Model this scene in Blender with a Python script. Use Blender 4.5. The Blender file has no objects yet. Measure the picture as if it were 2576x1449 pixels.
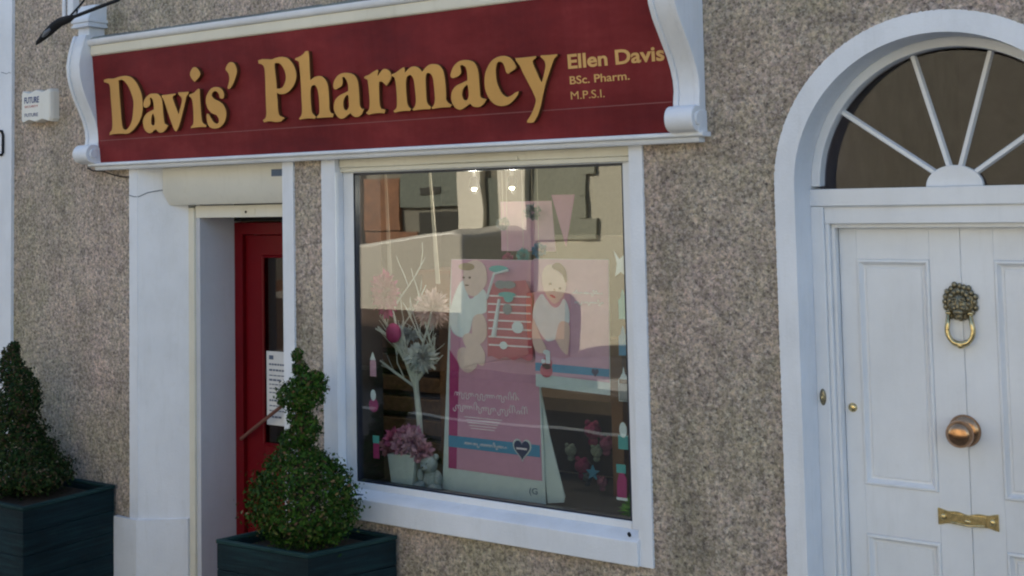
import bpy, bmesh, math, random
from mathutils import Vector, Matrix, noise
R = math.radians
scene = bpy.context.scene
COL = scene.collection

# ------------------------------------------------------------------ camera, sky, sun, exposure
cam_d = bpy.data.cameras.new('camera'); cam = bpy.data.objects.new('camera', cam_d); COL.objects.link(cam)
cam_d.sensor_width = 36; cam_d.lens = 3089.28 / 2576 * 36
cam_d.shift_x = -0.01176; cam_d.shift_y = -0.16358
cam_d.clip_start = 0.05; cam_d.clip_end = 500
rx = Vector((0.83072711, 0.55626101, -0.02159068)); dn = Vector((-0.05271225, 0.03999225, -0.99780862)); fw = Vector((-0.55417857, 0.83004477, 0.06254441))
m3 = Matrix((rx, -dn, -fw)).transposed()
cam.matrix_world = Matrix.Translation((0, -5.0, 2.42)) @ m3.to_4x4()
scene.camera = cam
world = bpy.data.worlds.new('World'); scene.world = world; world.use_nodes = True
wn = world.node_tree; bg = wn.nodes['Background']
sky = wn.nodes.new('ShaderNodeTexSky'); sky.sky_type = 'NISHITA'; sky.sun_disc = False
SUN_EL, SUN_AZ = 34, -36            # the sun stands behind the shop row: its street front is in shade
sky.sun_elevation = R(SUN_EL); sky.sun_rotation = R(SUN_AZ); sky.dust_density = 1.0; sky.ozone_density = 1.6
wn.links.new(sky.outputs[0], bg.inputs[0]); bg.inputs[1].default_value = 0.15
sd = bpy.data.lights.new('sun', 'SUN'); sd.energy = 4.8; sd.angle = R(0.5); sd.color = (1, 0.94, 0.85)
sun = bpy.data.objects.new('sun', sd); COL.objects.link(sun)
sdir = Vector((math.sin(R(SUN_AZ)) * math.cos(R(SUN_EL)), math.cos(R(SUN_AZ)) * math.cos(R(SUN_EL)), math.sin(R(SUN_EL))))
sun.rotation_euler = sdir.to_track_quat('Z', 'Y').to_euler()
scene.view_settings.view_transform = 'Standard'; scene.view_settings.look = 'None'
scene.view_settings.exposure = 1.14; scene.view_settings.gamma = 1
scene.render.engine = 'CYCLES'
scene.cycles.transparent_max_bounces = 16; scene.cycles.pixel_filter_type = 'BLACKMAN_HARRIS'; scene.cycles.filter_width = 2.1

# ------------------------------------------------------------------ materials
def newmat(name):
    m = bpy.data.materials.new(name); m.use_nodes = True
    return m, m.node_tree, m.node_tree.nodes['Principled BSDF']
def N(nt, t, **kw):
    n = nt.nodes.new(t)
    for k, v in kw.items(): setattr(n, k, v)
    return n
def coords(nt, scale=(1, 1, 1)):
    g = N(nt, 'ShaderNodeNewGeometry'); mp = N(nt, 'ShaderNodeMapping'); mp.inputs['Scale'].default_value = scale
    nt.links.new(g.outputs['Position'], mp.inputs['Vector']); return mp.outputs[0]
def ramp(nt, src, stops):
    r = N(nt, 'ShaderNodeValToRGB'); e = r.color_ramp.elements
    while len(e) < len(stops): e.new(0.5)
    for k, (p, c) in enumerate(stops): e[k].position = p; e[k].color = (*c, 1) if len(c) == 3 else c
    nt.links.new(src, r.inputs[0]); return r.outputs[0]
def mixc(nt, a, b, fac, mode='MIX'):
    m = N(nt, 'ShaderNodeMix', data_type='RGBA', blend_type=mode)
    for sock, v in ((m.inputs[6], a), (m.inputs[7], b), (m.inputs[0], fac)):
        if hasattr(v, 'links') or hasattr(v, 'is_linked'): nt.links.new(v, sock)
        elif isinstance(v, tuple): sock.default_value = (*v, 1)
        else: sock.default_value = v
    return m.outputs[2]
def noise_n(nt, vec, scale, detail=5, rough=.55):
    n = N(nt, 'ShaderNodeTexNoise'); n.inputs['Scale'].default_value = scale; n.inputs['Detail'].default_value = detail
    n.inputs['Roughness'].default_value = rough
    nt.links.new(vec, n.inputs['Vector']); return n.outputs[0]
def bump(nt, b, h, strength, dist):
    n = N(nt, 'ShaderNodeBump'); n.inputs['Strength'].default_value = strength; n.inputs['Distance'].default_value = dist
    nt.links.new(h, n.inputs['Height']); nt.links.new(n.outputs[0], b.inputs['Normal'])

def painted(name, col, dirt=(0.45, 0.43, 0.36), amount=0.35, rough=.5, bumps=.15, var=.06, metallic=0, spec=.5):
    """brushed paint: slight tone drift, weathered blotches of dirt, soft brush relief"""
    m, nt, b = newmat(name); v = coords(nt)
    n1 = noise_n(nt, v, 2.3, 6); n2 = noise_n(nt, v, 17, 6, .65); n3 = noise_n(nt, v, 90, 3)
    lo = tuple(c * (1 - var) for c in col); hi = tuple(min(1, c * (1 + var)) for c in col)
    base = ramp(nt, n1, [(.3, lo), (.7, hi)])
    d = ramp(nt, n2, [(.56, (0, 0, 0)), (.78, (amount,) * 3)])
    n4 = noise_n(nt, coords(nt, (1, 1, .09)), 22, 4, .7)
    c = mixc(nt, base, tuple(a * .5 + a * q * .8 for a, q in zip(col, dirt)), d)
    c = mixc(nt, c, tuple(a * .45 + a * q * .6 for a, q in zip(col, dirt)), ramp(nt, n4, [(.55, (0, 0, 0)), (.85, (amount,) * 3)]))
    nt.links.new(c, b.inputs['Base Color']); b.inputs['Roughness'].default_value = rough; b.inputs['Metallic'].default_value = metallic; b.inputs['Specular IOR Level'].default_value = spec
    if bumps:
        mx = N(nt, 'ShaderNodeMath', operation='ADD'); nt.links.new(n2, mx.inputs[0]); nt.links.new(n3, mx.inputs[1])
        bump(nt, b, mx.outputs[0], bumps, .004)
    return m
def plain(name, col, rough=.6, metallic=0, var=.08, scale=30, spec=None):
    m, nt, b = newmat(name); v = coords(nt); n = noise_n(nt, v, scale, 4)
    nt.links.new(ramp(nt, n, [(.3, tuple(c * (1 - var) for c in col)), (.7, tuple(min(1, c * (1 + var)) for c in col))]), b.inputs['Base Color'])
    b.inputs['Roughness'].default_value = rough; b.inputs['Metallic'].default_value = metallic
    return m
def emis(name, col, s):
    m, nt, b = newmat(name); b.inputs['Emission Color'].default_value = (*col, 1); b.inputs['Emission Strength'].default_value = s
    b.inputs['Base Color'].default_value = (*col, 1); return m
def glass(name, mul=1.5, add=.0, tint=(.93, .96, .94)):
    m, nt, b = newmat(name); nt.nodes.remove(b); out = nt.nodes['Material Output']
    tr = N(nt, 'ShaderNodeBsdfTransparent'); tr.inputs[0].default_value = (*tint, 1)
    gl = N(nt, 'ShaderNodeBsdfGlossy'); gl.inputs['Roughness'].default_value = 0.0
    v = coords(nt); nn = noise_n(nt, v, 1.6, 2); bp = N(nt, 'ShaderNodeBump'); bp.inputs['Strength'].default_value = .10; bp.inputs['Distance'].default_value = .01
    nt.links.new(nn, bp.inputs['Height']); nt.links.new(bp.outputs[0], gl.inputs['Normal'])
    # Schlick reflectance of a pane, the same from either side
    ge = N(nt, 'ShaderNodeNewGeometry'); dt = N(nt, 'ShaderNodeVectorMath', operation='DOT_PRODUCT'); nt.links.new(ge.outputs['Incoming'], dt.inputs[0]); nt.links.new(ge.outputs['Normal'], dt.inputs[1])
    ab = N(nt, 'ShaderNodeMath', operation='ABSOLUTE'); nt.links.new(dt.outputs['Value'], ab.inputs[0])
    om = N(nt, 'ShaderNodeMath', operation='SUBTRACT'); om.inputs[0].default_value = 1; nt.links.new(ab.outputs[0], om.inputs[1])
    pw = N(nt, 'ShaderNodeMath', operation='POWER'); nt.links.new(om.outputs[0], pw.inputs[0]); pw.inputs[1].default_value = 5
    ma = N(nt, 'ShaderNodeMath', operation='MULTIPLY_ADD', use_clamp=True); nt.links.new(pw.outputs[0], ma.inputs[0]); ma.inputs[1].default_value = .96; ma.inputs[2].default_value = .042 * mul + add
    mx = N(nt, 'ShaderNodeMixShader'); nt.links.new(ma.outputs[0], mx.inputs[0]); nt.links.new(tr.outputs[0], mx.inputs[1]); nt.links.new(gl.outputs[0], mx.inputs[2])
    nt.links.new(mx.outputs[0], out.inputs[0]); return m

def pebbledash(name):
    m, nt, b = newmat(name); v = coords(nt)
    # grains of several stone colours, their outlines broken up by warping the lookup
    wv = N(nt, 'ShaderNodeTexNoise'); wv.inputs['Scale'].default_value = 70; wv.inputs['Detail'].default_value = 3; nt.links.new(v, wv.inputs['Vector'])
    sc = N(nt, 'ShaderNodeVectorMath', operation='MULTIPLY_ADD'); nt.links.new(wv.outputs['Color'], sc.inputs[0]); sc.inputs[1].default_value = (.022,) * 3; nt.links.new(v, sc.inputs[2])
    cols = [(0, (.15, .13, .12)), (.12, (.25, .215, .19)), (.3, (.38, .33, .255)), (.52, (.475, .415, .335)), (.74, (.49, .41, .375)), (.9, (.63, .59, .53)), (1, (.34, .29, .21))]
    vo = N(nt, 'ShaderNodeTexVoronoi'); vo.inputs['Scale'].default_value = 100; nt.links.new(sc.outputs[0], vo.inputs['Vector'])
    sep = N(nt, 'ShaderNodeSeparateColor'); nt.links.new(vo.outputs['Color'], sep.inputs[0])
    vo2 = N(nt, 'ShaderNodeTexVoronoi'); vo2.inputs['Scale'].default_value = 52; nt.links.new(sc.outputs[0], vo2.inputs['Vector'])
    sep2 = N(nt, 'ShaderNodeSeparateColor'); nt.links.new(vo2.outputs['Color'], sep2.inputs[0])
    c = mixc(nt, ramp(nt, sep.outputs[0], cols), ramp(nt, sep2.outputs[1], cols[:]), .45)
    n2 = noise_n(nt, v, 50, 7, .72)
    c = mixc(nt, c, ramp(nt, n2, [(.36, (.40, .37, .37)), (.47, (.92, .91, .90)), (.60, (1.22, 1.20, 1.15))]), 1.0, 'MULTIPLY')
    n1 = noise_n(nt, v, 1.3, 6, .65)
    c = mixc(nt, c, ramp(nt, n1, [(.32, (1.28, 1.30, 1.10)), (.5, (1.48, 1.42, 1.38)), (.68, (1.62, 1.46, 1.48))]), 1.0, 'MULTIPLY')
    n6 = noise_n(nt, v, 11, 5, .65)
    c = mixc(nt, c, ramp(nt, n6, [(.36, (.78, .77, .78)), (.5, (1, 1, 1)), (.64, (1.14, 1.13, 1.10))]), 1.0, 'MULTIPLY')
    n5 = noise_n(nt, coords(nt, (1, 1, .3)), 2.6, 6, .7)
    c = mixc(nt, c, ramp(nt, n5, [(.36, (.66, .68, .64)), (.52, (1, 1, 1))]), .8, 'MULTIPLY')
    nt.links.new(c, b.inputs['Base Color']); b.inputs['Roughness'].default_value = .9
    bump(nt, b, n2, 1.0, .035)
    return m
M = {}
M['dash'] = pebbledash('pebbledash_render')
M['white'] = painted('white_masonry_paint', (.73, .755, .80), amount=.32, bumps=.35, rough=.6)
M['grey'] = painted('shade_toned_masonry_paint', (.56, .58, .63), amount=.3, bumps=.3, rough=.6)  # white paint with the doorway recess's shade put into its colour
M['whiteg'] = painted('white_gloss_paint', (.74, .765, .80), amount=.22, bumps=.12, rough=.35)
M['cream'] = painted('cream_paint', (.72, .69, .58), amount=.4, bumps=.15, rough=.45)
M['shutter'] = painted('cream_shutter_metal', (.72, .70, .62), amount=.45, bumps=.08, rough=.4)
M['sign'] = painted('dark_red_signboard_paint', (.165, .020, .022), dirt=(.9, .7, .6), amount=.4, rough=.6, bumps=.08, var=.2, spec=.10)
def fade(m, stops, scale, fac):
    nt = m.node_tree; b = nt.nodes['Principled BSDF']; src = b.inputs['Base Color'].links[0].from_socket
    nt.links.new(mixc(nt, src, ramp(nt, noise_n(nt, coords(nt, scale), 1.0, 5, .7), stops), fac, 'MULTIPLY'), b.inputs['Base Color'])
M['seam'] = plain('board_joint', (.22, .07, .07), .6)
M['gold'] = painted('gold_lettering_paint', (.60, .325, .095), amount=.3, rough=.5, bumps=.1, var=.1, spec=.2)
M['gold_side'] = painted('letter_edge_brown', (.10, .035, .015), amount=.2, rough=.6, bumps=0, spec=.2)  # dark red-brown on the letters' side faces, gold on the fronts
M['gold_flat'] = painted('painted_gold_words', (.60, .34, .11), amount=.5, rough=.5, bumps=0, var=.15)
M['red'] = painted('red_door_paint', (.15, .003, .007), amount=.1, rough=.4, bumps=.08, var=.12, spec=.2)
M['lead'] = painted('weathered_flashing', (.16, .18, .17), amount=.6, rough=.6, bumps=.3, var=.3)
M['black'] = plain('black_metal', (.008, .008, .010), .9)
M['gasket'] = plain('dark_gasket', (.012, .018, .035), .35)
M['alarm'] = painted('alarm_plastic', (.74, .72, .66), amount=.35, rough=.4, bumps=.05)
M['navy'] = plain('navy_print', (.03, .05, .16), .5)
M['redprint'] = plain('red_print', (.5, .12, .1), .5)
M['planter'] = painted('green_stained_timber', (.004, .017, .023), dirt=(.8, 1, .8), amount=.7, rough=.6, bumps=.5, var=.4, spec=.2)
M['rim'] = painted('worn_green_timber', (.012, .040, .040), amount=.6, rough=.7, bumps=.5, var=.35, spec=.2)
M['soil'] = plain('potting_soil', (.035, .025, .018), .95, var=.5)
M['brass'] = plain('old_brass', (.62, .50, .26), .25, .95, var=.35, scale=60)
M['bronze'] = plain('dark_bronze', (.24, .21, .14), .38, .8, var=.55, scale=150)
M['copper'] = plain('copper_knob', (.46, .26, .14), .22, 1.0, var=.2)
M['bark'] = plain('bark', (.10, .07, .05), .9, var=.4)
M['glass'] = glass('shop_glass', 3.2, .0)
M['glassd'] = glass('fanlight_glass', .8, 0, (.66, .64, .68))
M['steel'] = plain('brushed_steel', (.45, .43, .42), .35, .9)
M['paper'] = plain('white_paper', (.72, .74, .76), .7, var=.03)
M['ink'] = plain('grey_print', (.10, .14, .22), .7)
fade(M['sign'], [(.3, (.72, .8, .9)), (.5, (1, 1, 1)), (.7, (1.3, 1.6, 1.5))], (1.6, 1, 3.5), .9)
fade(M['sign'], [(.42, (1, 1, 1)), (.66, (1.25, 1.9, 1.8)), (.75, (.8, .8, .8))], (16, 1, 1.1), .2)
fade(M['planter'], [(.35, (.45, .5, .5)), (.5, (1, 1, 1)), (.68, (2.0, 2.1, 1.7))], (3, 3, 60), .8)
fade(M['white'], [(.34, (.92, .92, .91)), (.5, (1, 1, 1)), (.7, (1.04, 1.04, 1.04))], (3, 3, 1.3), .8)
fade(M['whiteg'], [(.34, (.95, .95, .95)), (.5, (1, 1, 1)), (.7, (1.03, 1.03, 1.03))], (5, 5, 2), .8)
def leafmat(name, cols):
    m, nt, b = newmat(name); oi = N(nt, 'ShaderNodeNewGeometry')
    c = ramp(nt, oi.outputs['Random Per Island'], cols)
    nt.links.new(c, b.inputs['Base Color']); b.inputs['Roughness'].default_value = .6; b.inputs['Specular IOR Level'].default_value = .12
    return m
M['leaf'] = leafmat('box_leaves', [(0, (.008, .030, .006)), (.4, (.020, .062, .008)), (.75, (.042, .098, .012)), (.92, (.07, .09, .02)), (.97, (.12, .06, .035)), (1, (.20, .17, .08))])
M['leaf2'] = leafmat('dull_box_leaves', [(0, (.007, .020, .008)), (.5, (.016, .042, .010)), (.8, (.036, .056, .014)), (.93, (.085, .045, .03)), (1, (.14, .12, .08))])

# ------------------------------------------------------------------ mesh helpers
class MB:
    def __init__(s): s.v = []; s.f = []
    def add(s, vs, fs):
        o = len(s.v); s.v += [tuple(p) for p in vs]; s.f += [tuple(i + o for i in f) for f in fs]; return s
    def box(s, x0, x1, y0, y1, z0, z1):
        vs = [(x, y, z) for x in (x0, x1) for y in (y0, y1) for z in (z0, z1)]
        return s.add(vs, [(0, 1, 3, 2), (4, 6, 7, 5), (0, 4, 5, 1), (2, 3, 7, 6), (0, 2, 6, 4), (1, 5, 7, 3)])
    def prism(s, prof, axis, a, b):
        """closed 2D profile swept along an axis (x: profile is y,z / y: x,z / z: x,y)"""
        def P(u, w, t): return {'x': (t, u, w), 'y': (u, t, w), 'z': (u, w, t)}[axis]
        n = len(prof); vs = [P(u, w, a) for u, w in prof] + [P(u, w, b) for u, w in prof]
        fs = [(i, (i + 1) % n, n + (i + 1) % n, n + i) for i in range(n)] + [tuple(range(n)), tuple(range(2 * n - 1, n - 1, -1))]
        return s.add(vs, fs)
    def tube(s, pts, r, n=8, cap=True):
        pts = [Vector(p) for p in pts]; rs = r if isinstance(r, (list, tuple)) else [r] * len(pts)
        rings = []; up = Vector((0.13, 0.21, 1)).normalized()
        for i, p in enumerate(pts):
            d = (pts[min(i + 1, len(pts) - 1)] - pts[max(i - 1, 0)]).normalized()
            u = d.cross(up)
            if u.length < .05: u = d.cross(Vector((1, 0, 0)))
            u.normalize(); w = d.cross(u)
            rings.append([p + (u * math.cos(2 * math.pi * k / n) + w * math.sin(2 * math.pi * k / n)) * rs[i] for k in range(n)])
        vs = [q for rg in rings for q in rg]; fs = []
        for i in range(len(pts) - 1):
            for k in range(n): fs.append((i * n + k, i * n + (k + 1) % n, (i + 1) * n + (k + 1) % n, (i + 1) * n + k))
        if cap: fs += [tuple(range(n)), tuple(range(len(vs) - 1, len(vs) - n - 1, -1))]
        return s.add(vs, fs)
    def lathe(s, prof, org, axis='z', n=24):
        """prof: (radius, height) pairs revolved about the axis through org"""
        vs = []; fs = []
        for r, h in prof:
            for k in range(n):
                a = 2 * math.pi * k / n; c, d = r * math.cos(a), r * math.sin(a)
                vs.append({'z': (org[0] + c, org[1] + d, org[2] + h), 'y': (org[0] + c, org[1] + h, org[2] + d), 'x': (org[0] + h, org[1] + c, org[2] + d)}[axis])
        for i in range(len(prof) - 1):
            for k in range(n): fs.append((i * n + k, i * n + (k + 1) % n, (i + 1) * n + (k + 1) % n, (i + 1) * n + k))
        return s.add(vs, fs)
    def ell(s, c, r, n=16, m=10, rot=None):
        vs = []; fs = []
        for i in range(m + 1):
            t = math.pi * i / m
            for k in range(n):
                a = 2 * math.pi * k / n
                p = Vector((r[0] * math.sin(t) * math.cos(a), r[1] * math.sin(t) * math.sin(a), r[2] * math.cos(t)))
                if rot: p.rotate(rot)
                vs.append(p + Vector(c))
        for i in range(m):
            for k in range(n): fs.append((i * n + k, i * n + (k + 1) % n, (i + 1) * n + (k + 1) % n, (i + 1) * n + k))
        return s.add(vs, fs)
    def build(s, name, mat, parent=None, smooth=False, bevel=0, loc=None, seg=2):
        me = bpy.data.meshes.new(name); me.from_pydata(s.v, [], s.f); me.update()
        bm = bmesh.new(); bm.from_mesh(me); bmesh.ops.remove_doubles(bm, verts=bm.verts, dist=1e-6); bmesh.ops.recalc_face_normals(bm, faces=bm.faces); bm.to_mesh(me); bm.free()
        return finish(me, name, mat, parent, smooth, bevel, loc, seg)
def finish(me, name, mat, parent=None, smooth=False, bevel=0, loc=None, seg=2):
    me.materials.append(mat); o = bpy.data.objects.new(name, me); COL.objects.link(o)
    if smooth:
        for p in me.polygons: p.use_smooth = True
    if bevel:
        b = o.modifiers.new('bevel', 'BEVEL'); b.width = bevel; b.segments = seg; b.limit_method = 'ANGLE'; b.angle_limit = R(35)
        for p in me.polygons: p.use_smooth = True
        try: me.set_sharp_from_angle(angle=R(40))
        except Exception: pass
    if parent: put(o, parent)
    return o
def put(o, parent):
    """parent without moving: everything is authored in world coordinates"""
    o.parent = parent
    p = parent; off = Vector((0, 0, 0))
    while p: off += p.location; p = p.parent
    o.location = o.location - off
def thing(name, label, cat, loc=(0, 0, 0), group=None):
    o = bpy.data.objects.new(name, None); COL.objects.link(o); o.location = loc; o.empty_display_size = .1
    return tag(o, label, cat, group)
def tag(o, label, cat, group=None):
    o['label'] = label; o['category'] = cat
    if group: o['group'] = group
    return o
def struct(o): o['kind'] = 'structure'; return o
def text_mesh(body, size, bold=0.0, align='LEFT'):
    c = bpy.data.curves.new('t', 'FONT'); c.body = body; c.size = size; c.offset = bold; c.align_x = align; c.extrude = .0006; c.resolution_u = 4
    o = bpy.data.objects.new('t', c); COL.objects.link(o)
    dg = bpy.context.evaluated_depsgraph_get(); me = bpy.data.meshes.new_from_object(o.evaluated_get(dg)); bpy.data.objects.remove(o); return me
def text_fit(name, body, x0, x1, z, cap, y, mat, parent, bold=.0, tilt=0.0, frame=None):
    """flat lettering standing in the xz plane, width x0..x1, baseline z, capital height cap"""
    me = text_mesh(body, 1.0, bold); xs = [v.co.x for v in me.vertices]; w = max(xs) - min(xs)
    E = text_mesh('E', 1.0, bold); hc = max(v.co.y for v in E.vertices); mn = min(xs)
    for v in me.vertices:
        a, b_, c_ = v.co; v.co = ((a - mn) / w * (x1 - x0) + x0, y - c_, z + b_ / hc * cap)
        if frame: v.co = frame(v.co.x, v.co.z, c_ + .001)
    return finish(me, name, mat, parent)
def smooth_loop(pts):
    """Catmull-Rom through the points of a closed outline; points flagged 1 stay corners"""
    n = len(pts); out = []
    for i in range(n):
        p0, p1, p2, p3 = pts[i - 1], pts[i], pts[(i + 1) % n], pts[(i + 2) % n]
        a = Vector(p1[:2]); d = Vector(p2[:2]); k = 4
        t1 = Vector((0, 0)) if p1[2] else (d - Vector(p0[:2])) * .5
        t2 = Vector((0, 0)) if p2[2] else (Vector(p3[:2]) - a) * .5
        if p1[2]: t1 = (d - a) * .5
        if p2[2]: t2 = (d - a) * .5
        for j in range(k):
            t = j / k
            out.append((2*t**3-3*t*t+1) * a + (t**3-2*t*t+t) * t1 + (-2*t**3+3*t*t) * d + (t**3-t*t) * t2)
    return out
def curve_mesh(loops, extrude, bevel=0):
    c = bpy.data.curves.new('g', 'CURVE'); c.dimensions = '2D'; c.fill_mode = 'BOTH'; c.extrude = extrude; c.bevel_depth = bevel; c.bevel_resolution = 1
    for lp in loops:
        s = c.splines.new('POLY'); s.points.add(len(lp) - 1); s.use_cyclic_u = True
        for q, p in zip(s.points, lp): q.co = (p[0], p[1], 0, 1)
    o = bpy.data.objects.new('g', c); COL.objects.link(o)
    dg = bpy.context.evaluated_depsgraph_get(); me = bpy.data.meshes.new_from_object(o.evaluated_get(dg)); bpy.data.objects.remove(o); return me
def rough_strip(mb, x0, x1, z0, z1, y0, y1, jl=0.0, jr=0.0, step=.006, seed=0):
    """vertical band whose left / right edges wander by a few millimetres, like paint run onto rough render"""
    n = max(2, int((z1 - z0) / step)); L = []; Rr = []
    for i in range(n + 1):
        z = z0 + (z1 - z0) * i / n
        L.append((x0 + jl * (noise.noise(Vector((seed, z * 22, 0))) * .35 + noise.noise(Vector((seed, z * 95, 5))) * .8), z)); Rr.append((x1 + jr * (noise.noise(Vector((seed + 7, z * 22, 3))) * .35 + noise.noise(Vector((seed + 7, z * 95, 8))) * .8), z))
    for i in range(n):
        vs = [(L[i][0], y0, L[i][1]), (Rr[i][0], y0, Rr[i][1]), (Rr[i+1][0], y0, Rr[i+1][1]), (L[i+1][0], y0, L[i+1][1]),
              (L[i][0], y1, L[i][1]), (Rr[i][0], y1, Rr[i][1]), (Rr[i+1][0], y1, Rr[i+1][1]), (L[i+1][0], y1, L[i+1][1])]
        mb.add(vs, [(0, 1, 2, 3), (0, 3, 7, 4), (1, 5, 6, 2)] + ([(0, 4, 5, 1)] if i == 0 else []) + ([(3, 2, 6, 7)] if i == n - 1 else []))

# ------------------------------------------------------------------ ground and street (seen only in the glass)
def slab(name, x0, x1, y0, y1, z0, z1, mat): return struct(MB().box(x0, x1, y0, y1, z0, z1).build(name, mat))
def asphalt():
    m, nt, b = newmat('asphalt'); v = coords(nt); n = noise_n(nt, v, 120, 3); n2 = noise_n(nt, v, .8, 4)
    c = mixc(nt, ramp(nt, n, [(.3, (.035, .035, .037)), (.7, (.085, .083, .08))]), ramp(nt, n2, [(.3, (.8, .8, .8)), (.7, (1.2, 1.2, 1.2))]), 1, 'MULTIPLY')
    nt.links.new(c, b.inputs['Base Color']); b.inputs['Roughness'].default_value = .85; bump(nt, b, n, .5, .01); return m
def flags():
    m, nt, b = newmat('concrete_flags'); v = coords(nt); br = N(nt, 'ShaderNodeTexBrick'); br.inputs['Scale'].default_value = 1.6
    br.inputs['Color1'].default_value = (.24, .23, .215, 1); br.inputs['Color2'].default_value = (.3, .29, .27, 1); br.inputs['Mortar'].default_value = (.1, .1, .095, 1)
    br.inputs['Mortar Size'].default_value = .008; br.inputs['Brick Width'].default_value = 1; br.inputs['Row Height'].default_value = .7
    nt.links.new(v, br.inputs['Vector']); n = noise_n(nt, v, 30, 5)
    nt.links.new(mixc(nt, br.outputs[0], ramp(nt, n, [(.3, (.8, .8, .8)), (.7, (1.1, 1.1, 1.1))]), 1, 'MULTIPLY'), b.inputs['Base Color']); b.inputs['Roughness'].default_value = .85; return m
M['asphalt'] = asphalt(); M['flags'] = flags()
M['kerb'] = plain('kerb_stone', (.33, .32, .30), .8); M['line'] = painted('road_paint', (.68, .66, .58), amount=.6, bumps=0)
slab('ground', -90, 90, -90, 90, -.6, -.14, M['asphalt'])
slab('road', -60, 60, -9.0, -2.0, -.136, -.12, M['asphalt'])
slab('pavement', -60, 60, -1.88, 0.4, -.14, 0.0, M['flags']); slab('pavement', -60, 60, -11.3, -9.12, -.14, 0.0, M['flags'])
slab('kerb', -60, 60, -2.0, -1.88, -.14, 0.004, M['kerb']); slab('kerb', -60, 60, -9.12, -9.0, -.14, 0.004, M['kerb'])
slab('road_marking', -60, 60, -6.42, -6.30, -.119, -.116, M['line'])

# ------------------------------------------------------------------ the shop building
H = 7.0; XC = -1.35; ZS = 2.44
B = thing('shop_building', 'pebble-dashed building with white-trimmed shopfront, big shop window and arched white door', 'building', (-4.4, 0, 0))
w = MB(); Y1 = .34
for x0, x1, z0, z1 in ((-7.5, -6.21, 0, H), (-6.21, -4.965, 2.66, H), (-4.965, -4.578, 0, H), (-4.578, -2.75, 2.66, H), (-4.578, -2.75, 0, .75), (-2.75, -1.97, 0, H), (-.73, 6.0, 0, H)):
    w.box(x0, x1, 0, Y1, z0, z1)
n = 40
for i in range(n):                        # the wall over the arch, in upright slices
    a0 = math.pi - math.pi * i / n; a1 = math.pi - math.pi * (i + 1) / n
    xa, za, xb, zb = XC + .62 * math.cos(a0), ZS + .62 * math.sin(a0), XC + .62 * math.cos(a1), ZS + .62 * math.sin(a1)
    w.prism([(xa, za), (xb, zb), (xb, H), (xa, H)], 'y', 0, Y1)
w.build('rendered_wall', M['dash'], B)
s = MB(); s.box(-7.5, -7.2, Y1, 8, 0, H).box(5.7, 6, Y1, 8, 0, H).box(-7.5, 6, 8, 8.3, 0, H); s.build('rear_wall', M['dash'], B)
MB().prism([(-.15, H + .002), (4.1, H + 1.6), (8.45, H + .002)], 'x', -7.5, 6).build('roof', plain('slate_roof', (.07, .075, .085), .6), B)
# interior shell
M['room'] = plain('shop_interior_paint', (.30, .25, .19), .8); M['floor'] = plain('shop_floor', (.12, .09, .07), .5); M['dark'] = plain('dark_hall', (.42, .37, .38), .9, var=.3, scale=5)
M['ceil'] = plain('shop_ceiling', (.55, .53, .47), .8)
q = MB(); q.box(-7.15, -2.1, 4.2, 4.3, 0, 2.9).box(-7.15, -7.1, Y1 + .005, 4.2, 0, 2.9).box(-2.2, -2.1, Y1 + .005, 4.2, 0, 2.9); q.build('shop_room', M['room'], B)
MB().box(-7.1, -2.2, Y1 + .005, 4.2, 2.72, 2.9).build('shop_ceiling', M['ceil'], B)
MB().box(-7.1, -2.2, Y1 + .005, 4.2, 0, .02).build('shop_floor', M['floor'], B)
q = MB(); q.box(-2.05, -2.0, Y1 + .005, 3, 0, 3.3).box(-.7, -.65, Y1 + .005, 3, 0, 3.3).box(-2.0, -.7, 2.95, 3, 0, 3.3).box(-2.0, -.7, Y1 + .005, 2.95, 3.25, 3.3); q.build('hall', M['dark'], B)

# white pier with splayed cheek, left of the doorway
pr = MB(); rough_strip(pr, -6.29, -6.212, .518, 2.655, -.014, .01, .006, 0, seed=1)
pr.prism([(-6.214, -.014), (-6.206, -.006), (-5.955, .165), (-5.955, .34), (-6.214, .34)], 'z', .518, 2.655)
pr.build('doorway_pier', M['white'], B)
pl = MB(); pl.prism([(-6.42, -.03), (-6.209, -.03), (-5.955, .148), (-5.955, .34), (-6.42, .34)], 'z', 0, .512)
pl.prism([(-6.42, -.03), (-6.209, -.03), (-5.955, .148), (-5.955, .34), (-6.29, .34), (-6.29, -.012), (-6.42, .002)], 'z', .512, .518)
pl.build('pier_plinth', M['white'], B)
for z in (.40, 1.1, 1.9): pass
MB().tube([(-6.286, -.018, 2.487), (-6.24, -.018, 2.477), (-6.206, -.01, 2.476), (-6.16, .022, 2.50), (-6.1, .062, 2.512), (-6.06, .09, 2.515)], .0025, 5).build('cable', M['ink'], B)
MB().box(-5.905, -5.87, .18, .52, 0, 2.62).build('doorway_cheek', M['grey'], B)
MB().box(-5.955, -5.905, .163, .21, 0, 2.40).build('shutter_guide', M['cream'], B, bevel=.004)
MB().box(-5.0, -4.9651, .163, .21, 0, 2.40).build('shutter_guide', M['cream'], B, bevel=.004)
# soffit / head of doorway
MB().box(-6.214, -4.965, .012, .5, 2.652, 2.66).build('doorway_soffit', M['white'], B)
t = MB(); rough_strip(t, -4.965, -4.888, 0, 2.655, -.014, .01, 0, .006, seed=2); t.box(-4.972, -4.965, -.014, .5, 0, 2.655); t.build('doorway_trim', M['white'], B)
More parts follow.
